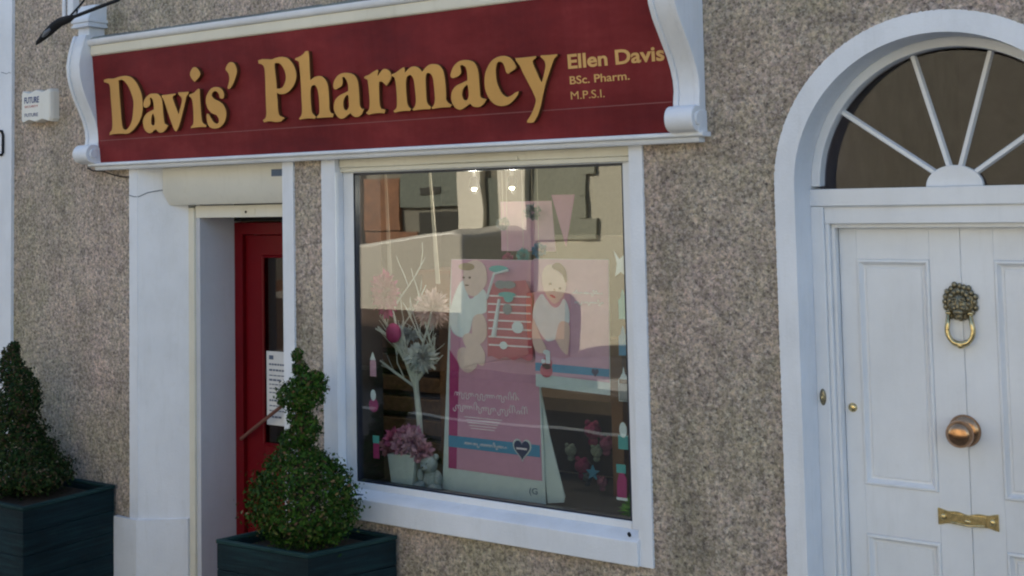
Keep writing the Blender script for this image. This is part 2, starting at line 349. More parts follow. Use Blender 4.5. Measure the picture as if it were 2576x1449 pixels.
# roller shutter housing + bottom bar (parts of a roller shutter)
sh = thing('roller_shutter', 'cream roller shutter housing rolled up over the pharmacy doorway', 'shutter', (-5.5, .1, 2.4))
MB().prism([(.05, 2.65), (.05, 2.497), (.10, 2.418), (.235, 2.418), (.235, 2.65)], 'x', -6.055, -4.974).build('housing', M['shutter'], sh, bevel=.004)
bb = MB().box(-5.902, -5.001, .172, .20, 2.338, 2.412).build('bottom_bar', M['shutter'], sh, bevel=.003)
MB().box(-5.50, -5.38, .1685, .1718, 2.352, 2.388).build('lock_plate', M['cream'], bb, bevel=.002)
MB().lathe([(0, -.003), (.008, -.003), (.008, 0)], (-5.455, .1685, 2.37), 'y', 12).build('keyhole', M['black'], bb)
MB().box(-5.118, -5.012, .0465, .0495, 2.572, 2.612).build('maker_plate', M['ink'], sh)

# red entrance door, set back
d = MB(); d.box(-5.87, -5.80, .46, .56, 0, 2.30).box(-5.80, -4.965, .46, .56, 2.225, 2.30)
ed = d.build('entrance_door', M['red'], B, bevel=.004)
l = MB(); l.box(-5.795, -5.645, .485, .53, .03, 2.22).box(-5.13, -4.98, .485, .53, .03, 2.22).box(-5.645, -5.13, .485, .53, 2.095, 2.22).box(-5.645, -5.13, .485, .53, .03, .93)
l.build('door_leaf', M['red'], ed, bevel=.004)
l = MB(); l.tube([(-5.638, .482, .94), (-5.638, .482, 2.088)], .008, 6).tube([(-5.638, .482, 2.088), (-5.13, .482, 2.088)], .008, 6).tube([(-5.638, .482, .94), (-5.13, .482, .94)], .008, 6); l.build('glazing_bead', M['red'], ed)
MB().box(-5.66, -5.12, .50, .506, .92, 2.10).build('door_pane', M['glassd'], ed)
MB().tube([(-5.79, .43, .962), (-5.60, .43, 1.085), (-5.42, .43, 1.20)], .011, 8).build('door_handle', plain('worn_wood_handle', (.17, .07, .05), .5), ed)
MB().box(-5.87, -4.965, .46, .56, 2.31, 2.62).build('door_fanlight', M['black'], ed)
nt_ = tag(MB().box(-5.625, -5.30, .492, .494, 1.055, 1.505).build('door_notice', M['paper']), 'white printed notice taped inside the glass of the red door', 'notice')
pr = MB()
random.seed(4)
pr.box(-5.60, -5.565, .489, .4915, 1.455, 1.48)
for i, (z, wd) in enumerate([(1.42, .2), (1.385, .17), (1.355, .21), (1.325, .1), (1.30, .22), (1.275, .2), (1.25, .16), (1.20, .07), (1.17, .2), (1.14, .18), (1.10, .08)]):
    x = -5.60
    while x < -5.60 + wd:
        ww = random.uniform(.012, .03); pr.box(x, x + ww, .489, .4915, z, z + (.011 if i < 2 or wd < .11 else .006)); x += ww + .007
pr.build('print', M['ink'], nt_)

# ------------------------------------------------------------------ shop window
f = MB(); f.box(-4.574, -4.505, .05, .11, .88, 2.60).box(-2.822, -2.754, .05, .11, .88, 2.60).box(-4.505, -2.822, .05, .11, .872, .918).box(-4.505, -2.822, .05, .11, 2.572, 2.60)
sw = f.build('shop_window', M['whiteg'], B, bevel=.006)
t = MB(); rough_strip(t, -4.675, -4.578, .742, 2.655, -.014, .01, .006, 0, seed=3); t.build('window_trim', M['white'], sw)
t = MB(); rough_strip(t, -2.75, -2.682, .742, 2.655, -.014, .01, 0, .005, seed=5); t.build('window_trim', M['white'], sw)
MB().box(-4.5785, -4.5745, -.0135, .058, .85, 2.655).build('window_reveal', M['white'], sw); MB().box(-2.7535, -2.7495, -.0135, .058, .85, 2.655).build('window_reveal', M['white'], sw)
f = MB(); f.box(-4.505, -4.494, .058, .1, .918, 2.572).box(-2.833, -2.822, .058, .1, .918, 2.572).box(-4.494, -2.833, .058, .1, .918, .926).box(-4.494, -2.833, .058, .1, 2.56, 2.572)
f.build('gasket', M['gasket'], sw)
MB().box(-4.50, -2.826, .074, .080, .92, 2.566).build('window_pane', M['glass'], sw)
MB().prism([(.05, .886), (.02, .878), (-.028, .858), (-.036, .852), (-.036, .746), (-.03, .742), (.05, .742)], 'x', -4.579, -2.749).build('window_sill', M['white'], sw, bevel=.003)
MB().tube([(-2.80, -.012, .872), (-2.80, -.022, .885)], .008, 6).build('hook', M['black'], sw)
MB().box(-4.45, -4.41, -.01, .0, .866, .872).build('chip', M['ink'], sw)
hd = MB().box(-4.574, -2.754, .02, .115, 2.602, 2.651).build('shutter_slot', M['cream'], sw, bevel=.004)
MB().box(-4.574, -2.754, .028, .048, 2.578, 2.6015).build('slot_lip', M['cream'], sw, bevel=.003)
MB().box(-3.905, -3.39, .012, .02, 2.607, 2.618).box(-3.90, -3.395, .014, .02, 2.6185, 2.6235).build('slot_bar', M['cream'], hd)
M['lining'] = plain('dark_lining', (.035, .03, .03), .7)
MB().box(-4.579, -4.572, .112, .36, .87, 2.655).build('window_lining', M['lining'], B); MB().box(-2.756, -2.749, .112, .36, .87, 2.655).build('window_lining', M['lining'], B)
# window bed
MB().box(-4.98, -2.2, .112, .95, .80, .868).build('window_bed', plain('window_bed', (.06, .055, .05), .7), B)

# ------------------------------------------------------------------ arched doorway
def ring(mb, r0, r1, y0, y1, zc=ZS, a0=0.0, a1=math.pi, n=56, wob=0.0):
    vs = []
    for i in range(n + 1):
        a = a0 + (a1 - a0) * i / n
        for r, y in ((r0, y0), (r1, y0), (r1, y1), (r0, y1)):
            rr = r + (wob * 1.0 * noise.noise(Vector((a * 62, 2, 0))) if r == max(r0, r1) else 0)
            vs.append((XC + rr * math.cos(a), y, zc + rr * math.sin(a)))
    fs = []
    for i in range(n):
        for k in range(4): fs.append((i * 4 + k, i * 4 + (k + 1) % 4, (i + 1) * 4 + (k + 1) % 4, (i + 1) * 4 + k))
    fs += [(0, 1, 2, 3), (n * 4, n * 4 + 3, n * 4 + 2, n * 4 + 1)]
    return mb.add(vs, fs)
a = MB(); ring(a, .618, .695, -.014, .012, wob=.005, n=300); rough_strip(a, XC - .695, XC - .618, 0, ZS, -.014, .012, .006, 0, seed=9); rough_strip(a, XC + .618, XC + .695, 0, ZS, -.014, .012, 0, .006, seed=11)
ds = a.build('arched_doorway', M['white'], B)
a = MB(); ring(a, .606, .6185, -.0135, .30); a.box(XC - .6185, XC - .606, -.0135, .30, 0, ZS).box(XC + .606, XC + .6185, -.0135, .30, 0, ZS); a.build('door_reveal', M['white'], ds, smooth=False)
fl = MB(); ring(fl, .566, .606, .185, .27); fan = fl.build('fanlight', M['whiteg'], B, bevel=.004)
g = MB(); pts = [(XC + .57 * math.cos(math.pi * i / 40), ZS - .015 + .57 * math.sin(math.pi * i / 40)) for i in range(41)]
g.prism(pts, 'y', .245, .251); g.build('pane', M['glassd'], fan)
for ang in (144.5, 105.5, 73.5, 34.5):
    c, s_ = math.cos(R(ang)), math.sin(R(ang)); o = Vector((XC, 0, ZS - .012)); u = Vector((c, 0, s_)); wv = Vector((-s_, 0, c))
    g = MB(); ht = .0140
    vs = []
    for t_ in (.085, .575):
        for k, y in ((-1, .244), (-.55, .222), (.55, .222), (1, .244)): vs.append(o + u * t_ + wv * ht * k + Vector((0, y, 0)))
    g.add(vs, [(0, 1, 5, 4), (1, 2, 6, 5), (2, 3, 7, 6), (3, 0, 4, 7), (0, 3, 2, 1), (4, 5, 6, 7)]); g.build('glazing_bar', M['whiteg'], fan)
g = MB(); g.prism([(XC + .116 * math.cos(math.pi * i / 24), ZS - .012 + .088 * math.sin(math.pi * i / 24)) for i in range(25)], 'y', .212, .243); g.build('hub', M['whiteg'], fan, bevel=.003)
g = MB(); g.box(XC - .606, XC + .606, .17, .30, 2.352, 2.428).box(XC - .55, XC + .55, .182, .30, 2.277, 2.3515).box(XC - .55, XC + .55, .192, .30, 2.3435, 2.352)
for sx in (-1, 1):
    for xa, xb, ya in ((.55, .606, .17), (.532, .55, .186), (.518, .532, .21)):
        x0, x1 = sorted((XC + sx * xa, XC + sx * xb)); g.box(x0, x1, ya, .30, 0, 2.352 if xa == .55 else 2.277)
g.box(XC - .518, XC + .518, .21, .30, 2.258, 2.277)
df = g.build('door_frame', M['whiteg'], ds, bevel=.003)
YD = .262
g = MB(); X0, X1 = XC - .516, XC + .516
LP = (-1.79, -1.478); RP = (-1.218, -.908)
cols = [(X0, LP[0]), (LP[1], XC - .0015), (XC + .0015, RP[0]), (RP[1], X1)]
for x0, x1 in cols: g.box(x0, x1, YD, .30, .02, 2.256)
for x0, x1 in (LP, RP):
    for z0, z1 in ((2.122, 2.256), (.952, 1.158), (.02, .22)): g.box(x0, x1, YD + .0003, .30, z0, z1)
g.box(XC - .0015, XC + .0015, YD + .004, .30, .02, 2.256)
fd = g.build('front_door', M['whiteg'], B, bevel=.0015)
for x0, x1 in (LP, RP):
    for z0, z1 in ((1.158, 2.122), (.22, .952)):
        g = MB(); ins = [(0, 0), (.004, -.008), (.012, -.009), (.018, .002), (.026, .012), (.034, .013), (.040, .007)]  # bolection moulding into a sunk, slightly raised panel
        vs = []; fs = []
        for o_, dy in ins:
            vs += [(x0 + o_, YD + dy, z0 + o_), (x1 - o_, YD + dy, z0 + o_), (x1 - o_, YD + dy, z1 - o_), (x0 + o_, YD + dy, z1 - o_)]
        for i in range(len(ins) - 1):
            for k in range(4): fs.append((i * 4 + k, i * 4 + (k + 1) % 4, (i + 1) * 4 + (k + 1) % 4, (i + 1) * 4 + k))
        e = (len(ins) - 1) * 4; fs.append((e, e + 1, e + 2, e + 3))
        g.add(vs, fs); g.build('door_panel', M['whiteg'], fd)
# lion knocker
k = MB(); kx, kz, ky = -1.357, 1.945, YD
k.ell((kx, ky - .006, kz), (.062, .016, .070), 20, 12); k.ell((kx, ky - .022, kz - .006), (.036, .026, .045), 16, 10)
random.seed(8)
for i in range(20):
    a_ = 2 * math.pi * i / 20; rr = .060 + random.uniform(-.004, .006)
    k.ell((kx + rr * math.cos(a_), ky - .010, kz + .004 + rr * 1.12 * math.sin(a_)), (.012, .011, .014), 8, 6)
for i in range(13):
    a_ = 2 * math.pi * i / 13 + .2; k.ell((kx + .038 * math.cos(a_), ky - .022, kz + .008 + .042 * math.sin(a_)), (.011, .010, .014), 8, 6)
k.ell((kx, ky - .047, kz - .012), (.0095, .014, .028), 10, 8); k.ell((kx, ky - .046, kz - .034), (.022, .015, .014), 12, 8)
for sx in (-1, 1):
    k.ell((kx + sx * .018, ky - .042, kz + .010), (.010, .010, .006), 8, 6); k.ell((kx + sx * .018, ky - .040, kz + .020), (.013, .009, .005), 8, 6); k.ell((kx + sx * .016, ky - .044, kz - .018), (.012, .010, .012), 8, 6)
k.ell((kx, ky - .036, kz - .052), (.016, .014, .016), 10, 8)
k.build('knocker', M['bronze'], fd, smooth=True)
k = MB(); P_ = []
for i in range(25):
    t_ = i / 24; a_ = math.pi * (1.0 + t_)
    P_.append((kx + (.052 + .004 * math.sin(math.pi * t_)) * math.cos(a_) * (1 if 0 else 1.0), ky - .03, kz - .105 + (.062 * math.sin(a_) if 1 else 0)))
P_ = [(kx - .043, ky - .03, kz - .045)] + P_ + [(kx + .043, ky - .03, kz - .045)]
k.tube(P_, [.009] + [.0105] * 8 + [.013] * 9 + [.0105] * 8 + [.009], 10)
for sx in (-1, 1): k.ell((kx + sx * .043, ky - .03, kz - .04), (.014, .010, .008), 10, 6)
k.ell((kx, ky - .03, kz - .172), (.018, .014, .014), 10, 8)
k.build('knocker_ring', M['brass'], fd, smooth=True)
k = MB(); k.lathe([(0, .0), (.062, 0), (.066, -.006), (.060, -.016), (.040, -.024), (.022, -.030), (.018, -.048), (.026, -.054), (.046, -.064), (.056, -.082), (.052, -.102), (.036, -.116), (.014, -.121), (0, -.1215)], (-1.362, YD, 1.422), 'y', 32)
k.build('door_knob', M['copper'], fd, smooth=True)
k = MB()
def wav(u): return .026 + .005 * math.cos(u * 2 * math.pi * 1.0) + .003 * math.cos(u * 6 * math.pi)
up_ = [(-1.485 + .242 * i / 30, 1.063 + wav(i / 30)) for i in range(31)]; lo_ = [(x, 2 * 1.063 - z) for x, z in reversed(up_)]
k.prism(up_ + lo_, 'y', YD - .006, YD); k.box(-1.435, -1.292, YD - .011, YD - .006, 1.045, 1.081)
k.tube([(-1.43, YD - .014, 1.046), (-1.36, YD - .02, 1.042), (-1.297, YD - .014, 1.046)], .005, 8)
for x in (-1.462, -1.266): k.ell((x, YD - .009, 1.063), (.012, .008, .015), 10, 8)
k.ell((-1.364, YD - .014, 1.056), (.014, .006, .008), 10, 6)
k.build('letter_plate', M['brass'], fd, bevel=.001)
k = MB().lathe([(0, -.012), (.012, -.012), (.017, -.008), (.02, 0)], (-1.832, YD, 1.481), 'y', 20).build('lock_cylinder', M['brass'], fd, smooth=True)
k = MB(); k.ell((-1.930, .17, 1.532), (.015, .010, .036), 16, 8); bp = k.build('bell_plate', M['bronze'], ds, smooth=True)
MB().ell((-1.930, .16, 1.532), (.006, .005, .007), 10, 6).build('bell_push', M['brass'], ds, smooth=True)
MB().box(XC - .7, XC + .7, -.25, .33, .0, .02).build('doorstep', M['kerb'], B)

# ------------------------------------------------------------------ signboard
S = thing('shop_sign', 'long dark red signboard with raised gold serif lettering between white scrolled consoles', 'sign', (-4.5, 0, 2.66))
MB().prism([(.0, 2.68), (-.045, 2.695), (-.105, 3.372), (.0, 3.372)], 'x', -6.531, -2.492).build('signboard', M['sign'], S)
def py(z): return -.045 - .0889 * (z - 2.695)
MB().prism([(py(2.832) - .0012, 2.832), (py(2.836) - .0012, 2.836), (py(2.836) + .004, 2.836), (py(2.832) + .004, 2.832)], 'x', -6.52, -2.50).build('board_joint', M['seam'], S)
m_ = MB(); m_.prism([(0, 3.43), (-.128, 3.43), (-.136, 3.436), (-.143, 3.45), (-.143, 3.468), (0, 3.475)], 'x', -6.565, -2.36)
m_.build('cornice', M['white'], S, bevel=.002)
MB().prism([(0, 3.366), (-.108, 3.366), (-.116, 3.372), (-.12, 3.385), (-.12, 3.4295), (0, 3.4295)], 'x', -6.529, -2.494).build('cornice_bed', M['cream'], S, bevel=.002)
m_ = MB(); nn = 160
for i in range(nn):                     # dressed lead over the cornice, rippled
    x0 = -6.50 + 4.0 * i / nn; x1 = -6.50 + 4.0 * (i + 1) / nn; h0 = .006 + .006 * abs(noise.noise(Vector((i * .5, 0, 0)))) * 2; h1 = .006 + .006 * abs(noise.noise(Vector(((i + 1) * .5, 0, 0)))) * 2
    m_.add([(x0, -.140, 3.469), (x1, -.140, 3.469), (x1, -.138, 3.469 + h1), (x0, -.138, 3.469 + h0), (x1, -.002, 3.50 + h1), (x0, -.002, 3.50 + h0)], [(0, 1, 2, 3), (3, 2, 4, 5)])
m_.build('flashing', M['lead'], S)
m_ = MB(); m_.prism([(0, 2.672), (-.078, 2.672), (-.086, 2.678), (-.086, 2.690), (-.08, 2.6945), (0, 2.6945)], 'x', -6.60, -2.34).prism([(0, 2.648), (-.055, 2.648), (-.062, 2.655), (-.066, 2.6715), (0, 2.6715)], 'x', -6.56, -2.37)
m_.build('lower_moulding', M['white'], S, bevel=.002)
profL = [(3.50, -.150), (3.45, -.168), (3.38, -.188), (3.31, -.200), (3.24, -.196), (3.17, -.178), (3.10, -.150), (3.03, -.115), (2.96, -.082), (2.90, -.064), (2.85, -.058), (2.812, -.064)]
profR = [(3.50, -.225), (3.45, -.255), (3.38, -.285), (3.31, -.292), (3.25, -.278), (3.19, -.245), (3.14, -.205), (3.09, -.165), (3.03, -.115), (2.98, -.085), (2.93, -.064), (2.88, -.058), (2.83, -.066)]
def console(x0, x1, prof, lab):
    wdt = x1 - x0
    def body(mb, a, b, off):
        mb.prism([(0.0, 3.50)] + [(y + off, z) for z, y in prof] + [(prof[-1][1] + off, 2.70), (0.0, 2.70)], 'x', a, b)
    m = MB(); body(m, x0, x0 + .024, 0); body(m, x1 - .024, x1, 0); body(m, x0 + .024, x1 - .024, .010)
    c = m.build('console', M['white'], S, bevel=.003); c['label'] = lab
    m = MB(); zc = 2.752; yc = -.095; rr = .058
    pf = [(yc + rr * (1 - .0) * math.cos(a_), zc + rr * math.sin(a_)) for a_ in [2 * math.pi * i / 28 for i in range(28)]]
    m.prism(pf, 'x', x0 - .003, x1 + .003)
    m.prism([(yc + .03 * math.cos(a_), zc + .03 * math.sin(a_)) for a_ in [2 * math.pi * i / 20 for i in range(20)]], 'x', x0 - .012, x1 + .012)
    m.box(x0 - .006, x1 + .006, -.09, 0, 2.690, 2.79)
    m.build('scroll', M['white'], c, bevel=.004)
    m = MB(); m.box(x0 + .01, x1 - .01, -.12, 0, 3.50, 3.552)
    m.box(x0 - .022, x1 + .022, -.150, 0, 3.552, 3.566); m.box(x0 - .014, x1 + .014, -.142, 0, 3.566, 3.582); m.box(x0 - .022, x1 + .022, -.150, 0, 3.582, 3.606)
    m.prism([(-.142, 3.606), (-.085, 3.70), (0, 3.70), (0, 3.606)], 'x', x0 - .010, x1 + .010)
    m.build('cap', M['white'], c, bevel=.004)
console(-6.662, -6.532, profL, 'left-hand white console bracket')
console(-2.491, -2.361, profR, 'right-hand white console bracket')
# raised letters: outlines in millimetres along the board, corner points flagged 1
GLYPHS = [
    ('D', [[-6394,515,1,-6356,519,0,-6306,516,0,-6254,522,0,-6209,525,0,-6171,522,0,-6128,507,0,-6089,470,0,-6061,421,0,-6051,370,0,-6053,324,0,-6066,281,0,-6092,243,0,-6135,206,0,-6176,183,0,-6211,173,0,-6272,176,0,-6333,177,0,-6379,173,1,-6372,188,0,-6353,202,0,-6343,242,0,-6340,315,0,-6341,407,0,-6340,461,0,-6348,488,0,-6370,498,0,-6392,503,1],[-6259,505,1,-6225,506,0,-6196,492,0,-6167,461,0,-6144,416,0,-6130,368,0,-6136,321,0,-6150,268,0,-6171,229,0,-6202,202,0,-6230,195,0,-6251,208,0,-6258,245,0,-6259,310,0,-6260,401,0,-6260,463,0]]),
    ('a', [[-6031,323,0,-6041,337,0,-6033,362,0,-6012,382,0,-5978,398,0,-5945,400,0,-5908,395,0,-5884,378,0,-5873,352,0,-5872,313,0,-5872,271,0,-5868,232,0,-5862,214,0,-5837,203,1,-5858,182,0,-5886,167,0,-5915,167,0,-5935,178,0,-5945,189,1,-5964,181,0,-5992,168,0,-6019,170,0,-6044,187,0,-6055,216,0,-6054,245,0,-6038,269,0,-6006,289,0,-5973,298,0,-5948,305,1,-5947,335,0,-5954,368,0,-5974,381,0,-5983,373,0,-5980,352,0,-5987,334,0,-6007,325,0],[-5958,283,0,-5948,257,0,-5948,229,0,-5958,211,0,-5975,209,0,-5986,223,0,-5983,252,0,-5973,273,0]]),
    ('v', [[-5867,385,1,-5790,386,0,-5751,387,1,-5754,382,0,-5775,374,0,-5775,353,0,-5752,299,0,-5734,258,1,-5717,294,0,-5697,334,0,-5696,362,0,-5720,381,1,-5722,392,1,-5634,390,1,-5638,383,0,-5658,363,0,-5678,319,0,-5704,265,0,-5724,224,0,-5744,190,0,-5764,168,1,-5779,174,0,-5798,214,0,-5827,286,0,-5851,351,0,-5868,377,1]]),
    ('i', [[-5563,395,0,-5550,402,1,-5540,399,1,-5542,356,0,-5542,287,0,-5541,228,0,-5531,200,0,-5505,187,1,-5508,180,1,-5566,182,0,-5634,179,1,-5634,184,1,-5612,201,0,-5605,239,0,-5602,290,0,-5605,336,0,-5613,355,0,-5631,367,1,-5626,374,1,-5590,381,0],[-5568,530,0,-5549,524,0,-5531,505,0,-5525,487,0,-5545,466,0,-5575,448,1,-5596,467,0,-5608,490,0,-5601,509,0,-5584,526,0]]),
    ('s', [[-5361,336,1,-5372,342,0,-5377,362,0,-5395,379,0,-5415,383,0,-5435,373,0,-5440,353,0,-5420,334,0,-5382,318,0,-5355,300,0,-5338,275,0,-5333,248,0,-5341,217,0,-5361,191,0,-5393,172,0,-5428,167,0,-5462,172,0,-5485,187,0,-5492,212,0,-5494,239,0,-5491,251,1,-5478,249,0,-5457,220,0,-5434,197,0,-5410,190,0,-5394,203,0,-5395,224,0,-5414,245,0,-5448,257,0,-5475,280,0,-5489,311,0,-5488,342,0,-5470,372,0,-5438,397,0,-5403,402,0,-5369,396,0,-5346,377,0,-5339,353,0,-5346,338,0]]),
    ("'", [[-5260,535,0,-5239,528,0,-5224,504,0,-5222,477,0,-5238,444,0,-5260,412,0,-5284,390,0,-5299,388,1,-5303,393,1,-5292,414,0,-5282,441,0,-5284,468,0,-5296,486,0,-5307,498,0,-5298,516,0,-5279,532,0]]),
    ('P', [[-5041,528,1,-5010,532,0,-4974,529,0,-4938,525,0,-4910,530,0,-4873,533,0,-4842,530,0,-4811,518,0,-4783,491,0,-4766,458,0,-4762,422,0,-4773,390,0,-4796,363,0,-4829,340,0,-4866,331,0,-4898,333,0,-4917,343,1,-4919,325,0,-4918,292,0,-4920,250,0,-4914,216,0,-4897,204,0,-4875,196,1,-4900,180,1,-4941,179,0,-4986,186,0,-5032,183,1,-5038,192,1,-5016,205,0,-5007,231,0,-5005,281,0,-5002,347,0,-4997,413,0,-4996,472,0,-5003,496,0,-5022,509,0,-5040,513,1],[-4917,505,1,-4889,505,0,-4868,493,0,-4850,471,0,-4839,444,0,-4838,414,0,-4850,386,0,-4872,364,0,-4900,359,0,-4918,361,1,-4917,390,0,-4919,440,0,-4921,486,0]]),
    ('h', [[-4694,536,0,-4678,548,0,-4660,548,1,-4657,517,0,-4659,453,0,-4660,401,0,-4661,386,1,-4633,401,0,-4602,407,0,-4573,403,0,-4549,384,0,-4536,358,0,-4533,322,0,-4534,268,0,-4536,227,0,-4528,205,0,-4509,197,1,-4515,183,1,-4568,184,0,-4629,184,1,-4626,192,0,-4609,206,0,-4604,241,0,-4603,289,0,-4606,327,0,-4616,354,0,-4633,364,0,-4653,359,0,-4664,338,0,-4668,293,0,-4668,245,0,-4665,215,0,-4649,198,0,-4641,190,0,-4644,182,1,-4698,186,0,-4756,183,1,-4760,187,1,-4740,207,0,-4733,239,0,-4731,297,0,-4728,394,0,-4729,474,0,-4733,500,0,-4759,511,1,-4756,517,1,-4722,524,0]]),
    ('a', [[-4482,330,0,-4492,341,0,-4491,359,0,-4478,381,0,-4452,402,0,-4417,410,0,-4377,407,0,-4344,395,0,-4326,373,0,-4319,342,0,-4318,298,0,-4319,258,0,-4318,230,0,-4308,214,0,-4293,211,1,-4307,191,0,-4328,177,0,-4352,175,0,-4371,183,0,-4388,198,1,-4408,187,0,-4437,173,0,-4464,174,0,-4486,191,0,-4499,218,0,-4498,246,0,-4485,273,0,-4456,292,0,-4417,304,0,-4389,313,1,-4387,336,0,-4391,362,0,-4406,386,0,-4417,393,0,-4428,388,0,-4428,367,0,-4435,347,0,-4459,336,0],[-4398,296,0,-4390,283,0,-4390,257,0,-4392,232,0,-4402,217,0,-4416,211,0,-4431,219,0,-4435,239,0,-4431,265,0,-4416,287,0]]),
    ('r', [[-4182,410,1,-4176,407,0,-4182,387,0,-4182,374,1,-4166,389,0,-4148,405,0,-4128,410,0,-4106,402,0,-4092,386,0,-4092,363,0,-4109,342,0,-4125,326,1,-4138,337,0,-4156,350,0,-4175,349,1,-4178,329,0,-4181,282,0,-4182,237,0,-4176,209,0,-4161,202,0,-4148,199,1,-4153,184,1,-4205,187,0,-4261,182,1,-4275,192,1,-4259,201,0,-4249,223,0,-4245,261,0,-4245,311,0,-4247,349,0,-4250,365,0,-4271,375,1,-4269,381,1,-4238,388,0,-4211,400,0]]),
    ('m', [[-4005,409,1,-3999,406,0,-3999,390,0,-3996,380,1,-3972,398,0,-3948,408,0,-3921,406,0,-3899,393,0,-3885,375,1,-3862,395,0,-3834,409,0,-3804,410,0,-3775,402,0,-3754,379,0,-3746,347,0,-3743,306,0,-3744,259,0,-3745,228,0,-3733,210,0,-3713,199,1,-3722,190,1,-3781,191,0,-3836,188,1,-3837,194,1,-3822,206,0,-3813,232,0,-3812,271,0,-3813,310,0,-3815,339,0,-3825,361,0,-3844,372,0,-3859,366,0,-3866,346,0,-3869,309,0,-3870,262,0,-3870,230,0,-3862,209,0,-3846,197,1,-3850,188,1,-3907,189,0,-3958,187,1,-3961,192,1,-3946,206,0,-3937,227,0,-3935,266,0,-3937,306,0,-3940,340,0,-3949,360,0,-3966,370,0,-3986,362,0,-3995,339,0,-3999,297,0,-3999,257,0,-3997,222,0,-3987,203,0,-3974,194,1,-3982,187,1,-4033,188,0,-4081,183,1,-4088,190,1,-4069,203,0,-4062,226,0,-4059,274,0,-4060,322,0,-4064,355,0,-4071,367,0,-4083,372,1,-4082,379,1,-4056,386,0,-4027,400,0]]),
    ('a', [[-3694,335,0,-3704,346,0,-3697,365,0,-3681,389,0,-3652,409,0,-3620,415,0,-3586,412,0,-3557,400,0,-3542,378,0,-3535,348,0,-3534,301,0,-3534,257,0,-3533,230,0,-3522,220,0,-3499,213,1,-3514,196,0,-3536,182,0,-3559,181,0,-3579,186,0,-3598,201,1,-3620,189,0,-3645,177,0,-3669,175,0,-3692,188,0,-3707,213,0,-3709,244,0,-3698,271,0,-3672,292,0,-3637,303,0,-3602,314,1,-3600,333,0,-3601,361,0,-3609,383,0,-3629,395,0,-3643,389,0,-3641,369,0,-3643,353,0,-3661,340,0],[-3607,295,0,-3600,278,0,-3599,251,0,-3603,229,0,-3617,215,0,-3634,219,0,-3643,234,0,-3643,256,0,-3632,278,0]]),
    ('c', [[-3356,332,0,-3366,340,0,-3371,362,0,-3382,385,0,-3401,394,0,-3418,388,0,-3428,364,0,-3431,332,0,-3428,294,0,-3416,260,0,-3399,232,0,-3374,216,0,-3347,221,0,-3324,233,0,-3305,238,1,-3311,224,0,-3336,201,0,-3367,182,0,-3403,177,0,-3436,183,0,-3464,201,0,-3485,230,0,-3497,266,0,-3498,304,0,-3490,342,0,-3468,378,0,-3440,403,0,-3406,415,0,-3373,416,0,-3344,407,0,-3323,388,0,-3309,360,0,-3320,348,0,-3340,339,0]]),
    ('y', [[-3306,400,1,-3245,399,0,-3190,400,1,-3192,394,0,-3209,384,0,-3210,366,0,-3194,328,0,-3179,292,0,-3166,270,1,-3153,301,0,-3144,326,0,-3137,352,0,-3140,374,0,-3152,388,0,-3162,398,1,-3158,401,1,-3116,399,0,-3071,399,1,-3073,394,0,-3090,380,0,-3108,347,0,-3127,309,0,-3146,269,0,-3162,228,0,-3176,186,0,-3191,145,0,-3206,117,0,-3227,91,0,-3243,87,0,-3264,89,1,-3261,98,0,-3240,121,0,-3218,157,0,-3207,183,0,-3207,201,0,-3221,237,0,-3246,286,0,-3268,328,0,-3284,364,0,-3301,386,0]])]

TL = math.atan2(.06, .675); TT = Vector((0, -math.sin(TL), math.cos(TL))); NN = Vector((0, -math.cos(TL), -math.sin(TL))); OO = Vector((0, -.045, 2.695))
def board(u, v, h): return Vector((u, 0, 0)) + OO + TT * v + NN * h
for ch, loops in GLYPHS:
    lps = [smooth_loop([(L[i] / 1000, L[i + 1] / 1000, L[i + 2]) for i in range(0, len(L), 3)]) for L in loops]
    me = curve_mesh(lps, .013, .0022)
    for v in me.vertices: v.co = board(v.co.x, v.co.y, v.co.z + .0152)
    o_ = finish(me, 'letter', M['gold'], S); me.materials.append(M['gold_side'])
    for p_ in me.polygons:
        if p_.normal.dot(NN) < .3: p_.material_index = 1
def flatten(x, z, h): return board(x, z, h)
for nm, x0, x1, zz, cap in (('Ellen Davis', -3.030, -2.520, 3.024, .066), ('BSc. Pharm.', -3.026, -2.705, 2.949, .037), ('M.P.S.I.', -3.026, -2.843, 2.877, .037)):
    text_fit('painted_words', nm, x0, x1, (zz - 2.695) / math.cos(TL), cap, 0, M['gold_flat'], S, bold=.027 if nm[0] == 'E' else (.012 if nm[0] == 'B' else 0.0), frame=lambda x, z, h: board(x, z, h + .0008))

# ------------------------------------------------------------------ alarm box
A = thing('alarm_box', 'small cream burglar alarm box with scalloped top and bottom left of the sign', 'alarm box', (-7.12, 0, 2.99))
def rr(y, sc):
    p = []; x0, x1, z0, z1 = -7.33, -7.01, 2.985, 3.20; cx, cz = (x0 + x1) / 2, (z0 + z1) / 2
    N_ = 24
    top = [(x0 + .012 + (x1 - x0 - .024) * i / N_, z1 - .006 + .007 * math.cos(2 * math.pi * 2 * i / N_)) for i in range(N_ + 1)]
    bot = [(x1 - .012 - (x1 - x0 - .024) * i / N_, z0 + .006 - .007 * math.cos(2 * math.pi * 2 * i / N_)) for i in range(N_ + 1)]
    p = [(x0, z0 + .02), (x0, z1 - .02)] + top + [(x1, z1 - .02), (x1, z0 + .02)] + bot
    return [(cx + (x - cx) * sc, y, cz + (z - cz) * sc) for x, z in p]
m = MB(); L3 = [rr(0, 1), rr(-.045, 1), rr(-.062, .97), rr(-.068, .92)]; k_ = len(L3[0]); vs = [p for l_ in L3 for p in l_]; fs = []
for i in range(3):
    for j in range(k_): fs.append((i * k_ + j, i * k_ + (j + 1) % k_, (i + 1) * k_ + (j + 1) % k_, (i + 1) * k_ + j))
